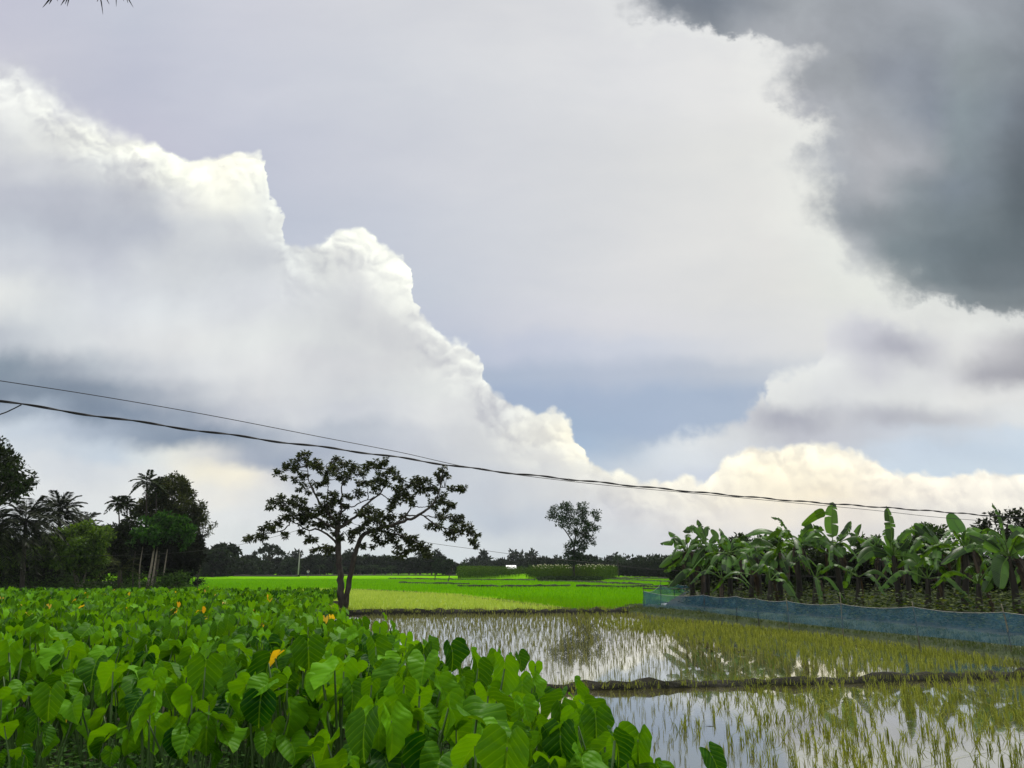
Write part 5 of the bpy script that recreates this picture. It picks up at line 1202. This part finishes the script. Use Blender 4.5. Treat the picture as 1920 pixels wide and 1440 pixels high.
FT = [  # px centre, top py, half width px, distance, kind
 (352,1030,30,190,'round'),(404,1014,42,185,'dome'),(372,1045,26,180,'round'),(436,1040,22,205,'round'),(452,1046,20,230,'green'),(470,1036,18,240,'round'),(508,1019,30,235,'umbrella'),(490,1046,22,225,'green'),(528,1042,20,240,'round'),(548,1044,20,230,'green'),(572,1046,20,245,'green'),(590,1036,22,235,'round'),(612,1034,24,240,'round'),
 (630,1042,20,245,'green'),(655,1034,26,250,'dome'),(682,1040,24,255,'green'),(704,1038,24,250,'round'),(724,1038,26,260,'green'),(748,1044,20,250,'round'),(768,1042,22,245,'dome'),(788,1043,22,240,'round'),(810,1038,24,225,'dome'),(832,1044,20,215,'green'),(852,1052,18,230,'round'),(872,1055,16,260,'green'),(890,1053,18,300,'round'),(908,1049,22,310,'dome'),(930,1054,18,300,'green'),
 (950,1048,24,300,'dome'),(972,1046,24,290,'dome'),(996,1052,18,270,'round'),(1018,1043,22,255,'dome'),(1040,1042,20,245,'round'),(1058,1046,18,240,'green'),(1080,1040,22,230,'round'),(1100,1036,22,220,'round'),(1122,1045,20,215,'green'),(1142,1048,18,210,'round'),(1160,1052,18,200,'dome'),(1180,1052,18,195,'round'),(1198,1050,18,190,'round'),(1216,1050,18,185,'dome'),(1234,1046,18,170,'round'),(1252,1042,20,150,'round'),(1272,1038,22,140,'dome'),
 (1168,1040,10,205,'palm'),(1158,1036,14,192,'palm'),(1126,1041,9,225,'palm'),(1199,1036,9,200,'palm'),(1208,1040,8,210,'palm'),(1222,1037,7,205,'palm'),(600,1056,14,232,'palm'),(640,1060,12,225,'palm'),(676,1058,13,235,'palm'),(700,1056,14,228,'palm'),(735,1058,12,232,'palm'),(716,1062,10,224,'palm'),(556,1062,9,226,'palm'),(868,1050,8,250,'palm'),
 (456,1068,14,212,'bush'),(478,1069,12,214,'bush'),(430,1070,12,208,'bush')]
LMARK = [(330, 'the left grove'), (508, 'the umbrella-shaped tree'), (640, 'the forked tree'), (815, 'the two stakes in the field'), (957, 'the white roof'), (1075, 'the lone tall tree'), (1160, 'the tall date palm'), (1240, 'the banana grove')]
KINDW = {'round': ('dark round-crowned tree', 'tree'), 'green': ('soft green bushy tree', 'tree'), 'dome': ('dark dome-crowned tree', 'tree'), 'umbrella': ('umbrella-shaped tree', 'tree'), 'palm': ('palm', 'palm'), 'bush': ('low bright bush', 'bush')}
cnt = {}
first = {}
for i, (px, py, hw, y, kind) in enumerate(sorted(FT)):
    top = at_y(px, py, y); base = at_y(px, 1080, y); v = PROTOS[kind]; pk = (kind, i % len(v))
    H = {'palm': 10.2, 'umbrella': 9.8}.get(kind, 8.6 if kind != 'dome' else 7.9); Wd = {'palm': 3.4, 'umbrella': 5.0}.get(kind, 4.4)
    root = empty({'palm': 'palm_tree', 'bush': 'bush', 'umbrella': 'umbrella_tree'}.get(kind, 'broadleaf_tree'), (top.x, y, -0.05), rng.uniform(0, 6.28))
    sz = (top.z + .05) / H; sx = hw / F * y / Wd; root.scale = (sx, sx, sz)
    link('trunk', v[i % len(v)][0], root); link('crown', v[i % len(v)][1], root)
    lm = min(LMARK, key=lambda q: abs(q[0] - px)); side = 'left' if px < lm[0] else 'right'
    key = (kind, lm[1], side); cnt.setdefault(key, []).append((abs(px - lm[0]), root))
    tag(root, 'wide umbrella-shaped tree rising above the far treeline', KINDW[kind][1], 'trees of the far treeline')
for (kind, lm, side), lst in cnt.items():
    if kind == 'umbrella': continue
    for k, (d, r_) in enumerate(sorted(lst, key=lambda q: q[0])):
        r_['label'] = '%s in far treeline, %s %s of %s' % (KINDW[kind][0], ['nearest', 'second', 'third', 'fourth', 'fifth', 'sixth', 'seventh'][min(k, 6)], side, lm)
# the wood beyond, one mass
bl = []
for x in np.linspace(-330, 260, 90):
    y = 345 + rng.normal() * 8; h = 7.0 + rng.normal() * 1.3; bl.append((np.array([x, y, h * .55]), h * .5)); bl.append((np.array([x + 3, y - 4, h * .2]), h * .32))
tag(link('far_wood', crown_mesh(bl, 30, 1.5, .9, [M['far_leaf']], 0, .6, 1.0)), 'unbroken far wood closing the horizon behind the fields', 'wood', kind='stuff')
bl = []
for px in np.arange(300, 1330, 9.0):
    y = np.interp(px, [300, 400, 640, 900, 1000, 1200, 1330], [195, 195, 258, 315, 300, 205, 160]) + rng.normal() * 2
    q = np.array(at_y(px, 1068 + rng.normal() * 3, y)); bl.append((q, max(q[2], .8) + rng.uniform(.3, 1.0)))
tag(link('hedgerow', crown_mesh(bl, 60, 1.0, .6, [M['far_leaf']], 0, .6, .9)), 'dark undergrowth below the trees along the far edge of the fields', 'undergrowth', kind='stuff')

# ------------------------------------------------------------------ blue net fence
def bank_at(s):  # along the bank's crest, s = distance y
    ys = [b[1] for b in BANK[::-1]]; xs = [b[0] for b in BANK[::-1]]
    return float(np.interp(s, ys, xs))
nf = empty('net_fence', (bank_at(28.0) + .25, 28.0, .34)); tag(nf, 'long sagging blue net fence on posts along the bank before the bananas', 'fence')
NO = np.array(nf.location)
# posts: photo x, distance, height of the net there, whole post
POST = [(1209, 40.5, .74, 1.02, -.05), (1321, 36.0, .70, .80, .02), (1381, 33.2, .74, .84, .03), (1422, 31.4, .72, .80, -.10), (1478, 29.2, .72, .82, -.05), (1577, 26.4, .74, 1.10, .02), (1717, 23.6, .78, .92, -.08), (1887, 20.8, .78, .98, -.10), (2110, 18.2, .78, .95, .0), (2500, 15.2, .78, .9, .0)]
pp = []
for px, y, hn, hp, ln in POST:
    x = at_y(px, 1150, y).x; pp.append((np.array([x, y, .30]), hn, hp, ln))
BACK = [(1239, 47, 1.02, 1.30), (1265, 54, 1.02, 1.30), (1300, 62, .9, 1.25)]
bp_ = [(np.array([at_y(px, 1130, y).x, y, .20]), hn, hp, 0.02) for px, y, hn, hp in BACK]
def net_strip(seq, mb):
    cols = []; nv = 9
    for k in range(len(seq) - 1):
        (a, ha, _, la), (b, hb, _, lb_) = seq[k], seq[k + 1]
        m = max(int(np.linalg.norm(b - a) / .16), 6)
        for i in range(m + (k == len(seq) - 2)):
            t = i / m; base = a + (b - a) * t; h = ha + (hb - ha) * t; sag = 4 * t * (1 - t) * .11 * np.linalg.norm(b - a) / 4
            bulge = np.cross(unit(b - a), [0, 0, 1.0])
            col = []
            for j in range(nv):
                v = j / (nv - 1); z = v * (h - sag) - (1 - v) * .02
                off = math.sin(t * 9 + k * 2.1 + v * 3) * .05 * math.sin(v * 3.14) + math.sin(t * 23 + v * 7 + k) * .018 + 4 * t * (1 - t) * .10 * math.sin(v * 3.14) + (0.10 * (1 - v) ** 3)
                col.append(base + np.array([la * z, 0, z]) * (1 - t) + np.array([lb_ * z, 0, z]) * t + bulge * off)
            cols.append(col)
    V = np.array(cols).reshape(-1, 3); n = len(cols); i = np.arange(n - 1)[:, None] * nv; j = np.arange(nv - 1)[None]
    mb.add(V - NO, np.stack([i + j, i + nv + j, i + nv + j + 1, i + j + 1], -1).reshape(-1, 4))
    tube(mb2, np.array([c[-1] for c in cols]) - NO, .007, 4)
mb = MB(); mb2 = MB()
net_strip(pp, mb); net_strip([(pp[0][0], pp[0][1], 0, -.02)] + bp_, mb)
mb.build('net', M['net'], nf); mb2.build('top_cord', M['concrete'], nf)
for a, hn, hp, ln in pp + bp_:
    q = MB(); tube(q, spline([a - NO - [0, 0, .3], a - NO + [ln * hp * .5 + .012, 0, hp * .5], a - NO + [ln * hp, 0, hp]], 6), [.019, .018, .018, .017, .016, .016], 7)
    q.build('post', M['bamboo'] if a[1] < 30 else M['wood_dark'], nf)
q = MB(); a = at_y(1206, 1103.5, 44); b = at_y(1300, 1103, 62); tube(q, spline([np.array(a) - NO, (np.array(a) + np.array(b)) / 2 - NO - [0, 0, .03], np.array(b) - NO], 8), .04, 6); q.build('rail', M['wood_dark'], nf)

# ------------------------------------------------------------------ cables
def cable(name, pts, r, label, cat='cable', wave=0.0, twist=0.0, n=160):
    """pts: (px, py, distance)"""
    P = spline([np.array(at_y(*p)) for p in pts], n)
    mb = MB()
    if twist:
        s = np.r_[0, np.cumsum(np.linalg.norm(np.diff(P, axis=0), axis=1))]
        m = 900; ss = np.linspace(0, s[-1], m); Q = np.stack([np.interp(ss, s, P[:, k]) for k in range(3)], 1)
        for ph in (0, math.pi):
            off = np.stack([np.zeros(m), np.sin(ss * twist + ph), np.cos(ss * twist + ph)], 1) * r * .8
            w = np.stack([np.zeros(m), np.zeros(m), np.sin(ss * 3.7) * wave], 1)
            tube(mb, Q + off + w, r, 6)
    else: tube(mb, P, r, 5)
    return tag(mb.build(name, M['cable']), label, cat)
cable('twisted_cable', [(-500, 672, 11.0), (0, 752, 12.5), (150, 775, 13.2), (300, 797, 14), (500, 825, 15), (700, 851, 16), (900, 880, 17.2), (1100, 902, 18.5), (1300, 922, 20), (1500, 940, 21.6), (1650, 951, 23), (1770, 960, 24.2), (1920, 972, 26), (2300, 1000, 31)], .013, 'thick black twisted cable sagging across the sky from the left edge', wave=.012, twist=5.5)
cable('thin_wire', [(-500, 640, 13), (0, 714, 14.5), (200, 745, 15.5), (400, 780, 16.6), (600, 819, 17.8), (750, 848, 18.8), (900, 880, 20), (1100, 906, 21.5), (1300, 925, 23.2), (1480, 942, 25), (1640, 957, 26.6), (1760, 970, 28), (1920, 982, 30), (2300, 1010, 35)], .0085, 'thin dark wire above the twisted cable on the left, below it on the right', 'wire')
cable('service_wire', [(-200, 820, 12.3), (-60, 795, 12.4), (0, 777, 12.5), (22, 768, 12.6), (40, 759, 12.6)], .011, 'short wire branching down from the twisted cable at the left edge', 'wire', n=30)
cable('low_wire', [(-200, 1048, 64), (190, 1042, 66), (260, 1040, 66), (350, 1035, 66), (435, 1024, 60), (520, 1005, 52), (632, 972, 41.4)], .012, 'faint low wire from the left grove up to the forked tree', 'wire')
cable('low_wire', [(632, 972, 41.4), (720, 1000, 44), (800, 1017, 46), (900, 1031, 48), (1000, 1044, 50), (1100, 1054, 51), (1210, 1066, 52), (1330, 1073, 50), (1500, 1080, 48), (1700, 1084, 46), (1920, 1086, 44), (2200, 1086, 42)], .012, 'faint low wire from the forked tree across to the right edge', 'wire')

# ------------------------------------------------------------------ twigs hanging into the top left corner
def tw(px, py, d=4.0): return np.array(at_y(px, py, d))
root = empty('overhanging_twig', tw(-60, -260)); TO = np.array(root.location); tag(root, 'dark needle-leaved twig tips hanging in at the top left corner', 'twig')
mb = MB(); S_ = MB()
for end in ((100, -14), (128, -22), (188, -24), (215, -34), (232, -22)):
    P = spline([tw(-60, -260), tw(60 + end[0] * .25, -150), tw(*end)], 10) - TO; tube(S_, P, np.linspace(.014, .006, 10), 5)
S_.build('stem', M['bark_dark'], root)
for a, b in (((100, -12), (80, 14)), ((100, -12), (92, 8)), ((130, -18), (114, 10)), ((130, -18), (122, 8)), ((130, -18), (126, 12)), ((185, -18), (193, 27)), ((188, -20), (205, 8)), ((190, -20), (182, 3)), ((215, -30), (218, 12)), ((218, -30), (232, 2)), ((228, -20), (250, 14)), ((230, -22), (240, 6)), ((100, -12), (108, 2))):
    tube(mb, spline([tw(*a) - TO, tw((a[0] + b[0]) / 2 + 1, (a[1] + b[1]) / 2, 4.02) - TO, tw(b[0], b[1], 4.05) - TO], 5), [.003, .004, .0045, .003, .001], 4)
mb.build('needles', M['black_leaf'], root)

# ------------------------------------------------------------------ tall crops in the fields
def tall_crop(poly, h, label, flowers):
    p = scatter(poly, .34, 1.0); n = len(p); mb = MB()
    P = np.c_[p, np.full(n, .0)]; H = h * rng.uniform(.8, 1.08, n)
    D = np.c_[rng.normal(size=(n, 2)) * .06, np.ones(n)]
    leaf_cards(mb, P, D, H, .05, up=np.array([0, 1., 0]))
    k = 9; C = np.repeat(P, k, 0); t = rng.uniform(.35, 1.0, n * k); C[:, 2] += np.repeat(H, k) * t; C[:, :2] += rng.normal(size=(n * k, 2)) * .12
    az = rng.uniform(0, 6.28, n * k); leaf_cards(mb, C, np.stack([np.cos(az), np.sin(az), rng.uniform(-.6, .5, n * k)], 1), .30, .11)
    if flowers:
        f = rng.uniform(size=n) < .10; C = P[f].copy(); C[:, 2] += H[f] * 1.0; m = len(C)
        for q in range(5): leaf_cards(mb, C, unit(rng.normal(size=(m, 3))) + [0, 0, .4], .16, .12, mat=1)
    tag(mb.build('tall_crop', [M['jute'], M['blossom']]), label, 'crop', kind='stuff')
tall_crop([gp(858, 1087), gp(950, 1084), (4, 178), (-12, 178)], 2.4, 'patch of tall green crop without flowers, left of the white roof', False)
tall_crop([gp(985, 1089), gp(1060, 1091.5), gp(1126, 1092), (20, 150), (8, 160)], 2.5, 'patch of tall crop with cream flowers around the lone tree', True)
p = scatter([gp(1005, 1091), gp(1100, 1094), gp(1130, 1092), gp(1060, 1089.5)], .30, 1.0); n = len(p); k = 6
C = np.repeat(np.c_[p, np.full(n, .1)], k, 0); C[:, :2] += rng.normal(size=(n * k, 2)) * .15; C[:, 2] += rng.uniform(0, .7, n * k); az = rng.uniform(0, 6.28, n * k)
mb = MB(); leaf_cards(mb, C, np.stack([np.cos(az), np.sin(az), rng.uniform(-.3, .6, n * k)], 1), .4, .2)
tag(mb.build('low_weeds', M['far_green']), 'low grey-green weeds in front of the flowering crop', 'weeds', kind='stuff')

# ------------------------------------------------------------------ pole, stakes, huts, wall, figure
b = at_y(559, 1079, 200); b.z = 0
root = empty('utility_pole', b); tag(root, 'pale concrete utility pole standing before the far trees', 'pole')
h = at_y(560, 1036, 200).z
q = MB(); tube(q, [(0, 0, -.2), (.02, 0, h * .5), (.05, 0, h)], [.17, .14, .11], 8); q.build('shaft', M['concrete'], root)
q = MB(); tube(q, [(-.5, 0, h - .5), (.6, 0, h - .5)], .05, 5); q.build('crossarm', M['wood_dark'], root)
for k, (x0, y0, x1, y1, lab) in enumerate(((815, 1091, 816, 1075, 'thin upright stake in the green field, left of the leaning one'), (839, 1093, 843, 1078, 'dark stake leaning right in the green field'), (1258, 1094, 1259, 1084, 'short stake in the field left of the bananas'))):
    a = at_z(x0, y0, .1); bb = at_y(x1, y1, a.y); A = np.array(a)
    q = MB(); tube(q, spline([A * 0 - [0, 0, .1], (np.array(bb) - A) / 2 + [.03, 0, 0], np.array(bb) - A], 6), [.09, .085, .08, .075, .07, .06], 6)
    o = q.build('field_stake', M['wood_dark']); o.location = a; tag(o, lab, 'stake', 'stakes in the fields')

def hut(name, px, y, w, d, hw, hr, wall, roof, label, rot=0.1, open_=False):
    b = at_y(px, 1078, y); root = empty(name, (b.x, y, 0), rot); tag(root, label, 'hut')
    th = .12
    q = MB()
    def bx(x0, x1, y0, y1, z0, z1):
        V = np.array([(x, yy, z) for x in (x0, x1) for yy in (y0, y1) for z in (z0, z1)])
        q.add(V, [(0, 1, 3, 2), (4, 6, 7, 5), (0, 4, 5, 1), (2, 3, 7, 6), (0, 2, 6, 4), (1, 5, 7, 3)])
    dw = .45
    bx(-w / 2, -dw, -d / 2, -d / 2 + th, 0, hw); bx(dw, w / 2, -d / 2, -d / 2 + th, 0, hw); bx(-dw, dw, -d / 2, -d / 2 + th, 1.9, hw)
    bx(-w / 2, w / 2, d / 2 - th, d / 2, 0, hw); bx(-w / 2, -w / 2 + th, -d / 2 + th, d / 2 - th, 0, hw); bx(w / 2 - th, w / 2, -d / 2 + th, d / 2 - th, 0, hw)
    q.add([(-w / 2, -d / 2, hw), (-w / 2, d / 2, hw), (-w / 2, 0, hw + hr * .86), (w / 2, -d / 2, hw), (w / 2, d / 2, hw), (w / 2, 0, hw + hr * .86)], None, [(0, 2, 1), (3, 4, 5)])
    q.build('wall', M[wall], root, smooth=False)
    q = MB(); o = .4; t = .07
    for sg in (-1, 1):
        m = 24; xs = np.linspace(-w / 2 - o, w / 2 + o, m); rip = (np.arange(m) % 2) * .05
        lo = np.stack([xs, np.full(m, sg * (d / 2 + o)), hw - hr * o / (d / 2) * .9 + rip + .03], 1); hi = np.stack([xs, np.zeros(m), hw + hr + rip], 1)
        V = np.vstack([lo, hi, lo - [0, 0, t], hi - [0, 0, t]]); i = np.arange(m - 1)
        F_ = [np.stack([i, i + 1, m + i + 1, m + i], 1), np.stack([2 * m + i, 3 * m + i, 3 * m + i + 1, 2 * m + i + 1], 1), np.stack([i, 2 * m + i, 2 * m + i + 1, i + 1], 1)]
        q.add(V, np.vstack(F_))
    q.build('roof', M[roof], root, smooth=False)
    q = MB(); bx(-dw, dw, -d / 2 + .02, -d / 2 + .07, 0, 1.9); q.build('door', M['wood_dark'], root, smooth=False)
hut('farm_hut', 958, 262, 2.6, 3.6, 1.9, 1.0, 'plaster', 'tin', 'small house with a white tin roof between the tall crops')
hut('farm_hut', 840, 216, 1.7, 2.2, 1.2, .8, 'thatch', 'thatch', 'brown thatched shed under the dark tree by the stakes', .2)
hut('farm_hut', 1178, 204, 1.8, 2.4, 1.5, .8, 'plaster', 'thatch', 'small pale hut under the dark trees right of the lone tree', -.2)
q = MB(); x0 = at_y(1650, 1100, 64).x; x1 = at_y(1765, 1100, 60).x
n = 12; xs = np.linspace(x0, x1, n); ys = np.linspace(64, 60, n)
V = np.vstack([np.c_[xs, ys, np.full(n, .2)], np.c_[xs, ys, np.full(n, 1.35) + rng.normal(size=n) * .02], np.c_[xs, ys + .2, np.full(n, 1.35)], np.c_[xs, ys + .2, np.full(n, .2)]]); i = np.arange(n - 1)
q.add(V, np.vstack([np.stack([a * n + i, a * n + i + 1, (a + 1) * n + i + 1, (a + 1) * n + i], 1) for a in range(3)]))
tag(q.build('boundary_wall', M['concrete'], smooth=False), 'low grey wall glimpsed behind the banana stems', 'wall')

def person(px, py, y, label):
    b = at_z(px, py, .1); 
    J = {'pel': (0, 0, .92), 'che': (0, -.05, 1.28), 'nec': (0, -.07, 1.47), 'hea': (0, -.08, 1.58), 'top': (0, -.07, 1.70), 'ls': (-.19, -.05, 1.40), 'le': (-.26, -.10, 1.12), 'lh': (-.22, -.28, .95), 'rs': (.19, -.05, 1.40), 're': (.27, -.06, 1.12), 'rh': (.30, -.16, .90),
         'lk': (-.11, -.06, .49), 'la': (-.12, .02, .08), 'lt': (-.12, -.14, .04), 'rk': (.12, -.02, .49), 'ra': (.13, .10, .08), 'rt': (.13, -.06, .04), 'lp': (-.10, 0, .86), 'rp': (.10, 0, .86)}
    rad = {'pel': .13, 'che': .145, 'nec': .055, 'hea': .095, 'top': .07, 'ls': .065, 'le': .045, 'lh': .035, 'rs': .065, 're': .045, 'rh': .035, 'lk': .06, 'la': .04, 'lt': .035, 'rk': .06, 'ra': .04, 'rt': .035, 'lp': .085, 'rp': .085}
    E = [('pel', 'che'), ('che', 'nec'), ('nec', 'hea'), ('hea', 'top'), ('che', 'ls'), ('ls', 'le'), ('le', 'lh'), ('che', 'rs'), ('rs', 're'), ('re', 'rh'), ('pel', 'lp'), ('lp', 'lk'), ('lk', 'la'), ('la', 'lt'), ('pel', 'rp'), ('rp', 'rk'), ('rk', 'ra'), ('ra', 'rt')]
    ks = list(J)
    def skin(name, keys, infl, mat, parent, subs=2):
        kk = [k for k in ks if k in keys]; me = bpy.data.meshes.new(name); me.from_pydata([J[k] for k in kk], [(kk.index(a), kk.index(b_)) for a, b_ in E if a in kk and b_ in kk], [])
        o = link(name, me, parent); md = o.modifiers.new('skin', 'SKIN'); me.materials.append(mat)
        for v, k in zip(me.skin_vertices[0].data, kk): v.radius = (rad[k] * infl,) * 2
        me.skin_vertices[0].data[0].use_root = True
        s = o.modifiers.new('sub', 'SUBSURF'); s.levels = s.render_levels = subs; return o
    root = empty('person', b, .3, 1.0); tag(root, label, 'person')
    body = skin('body', ks, 1.0, M['skin'], root)
    skin('shirt', ['pel', 'che', 'ls', 'le', 'rs', 're'], 1.14, M['cloth_pale'], root); skin('lungi', ['pel', 'lp', 'lk', 'rp', 'rk'], 1.25, M['cloth_dark'], root)
    q = MB(); th = np.linspace(0, 2 * math.pi, 12, endpoint=False); rows = [np.c_[np.cos(th) * r, np.sin(th) * r - .06, np.full(12, z)] for r, z in ((.105, 1.60), (.11, 1.66), (.085, 1.73), (.03, 1.76))]
    i = np.arange(12); Q = np.vstack([np.stack([k * 12 + i, k * 12 + (i + 1) % 12, (k + 1) * 12 + (i + 1) % 12, (k + 1) * 12 + i], 1) for k in range(3)]); q.add(np.vstack(rows), Q); q.build('hair', M['hair'], root)
person(577, 1083, 170, 'tiny figure standing in the rice, right of the utility pole')

# ------------------------------------------------------------------ thin haze over the plain
hb = bpy.data.meshes.new('haze')
x0, x1, y0, y1, z0, z1 = -520, 520, -30, 480, -1.2, 24
hb.from_pydata([(x, y, z) for x in (x0, x1) for y in (y0, y1) for z in (z0, z1)], [], [(0, 1, 3, 2), (4, 6, 7, 5), (0, 4, 5, 1), (2, 3, 7, 6), (0, 2, 6, 4), (1, 5, 7, 3)])
m, k = mat_new('haze'); v = k.n('ShaderNodeVolumePrincipled'); v.inputs['Color'].default_value = (.80, .86, .92, 1); v.inputs['Density'].default_value = 0.00013
o = k.n('ShaderNodeOutputMaterial'); k.t.links.new(v.outputs[0], o.inputs['Volume']); hb.materials.append(m)
tag(link('haze', hb), 'thin pale haze over the fields', 'haze', kind='stuff')
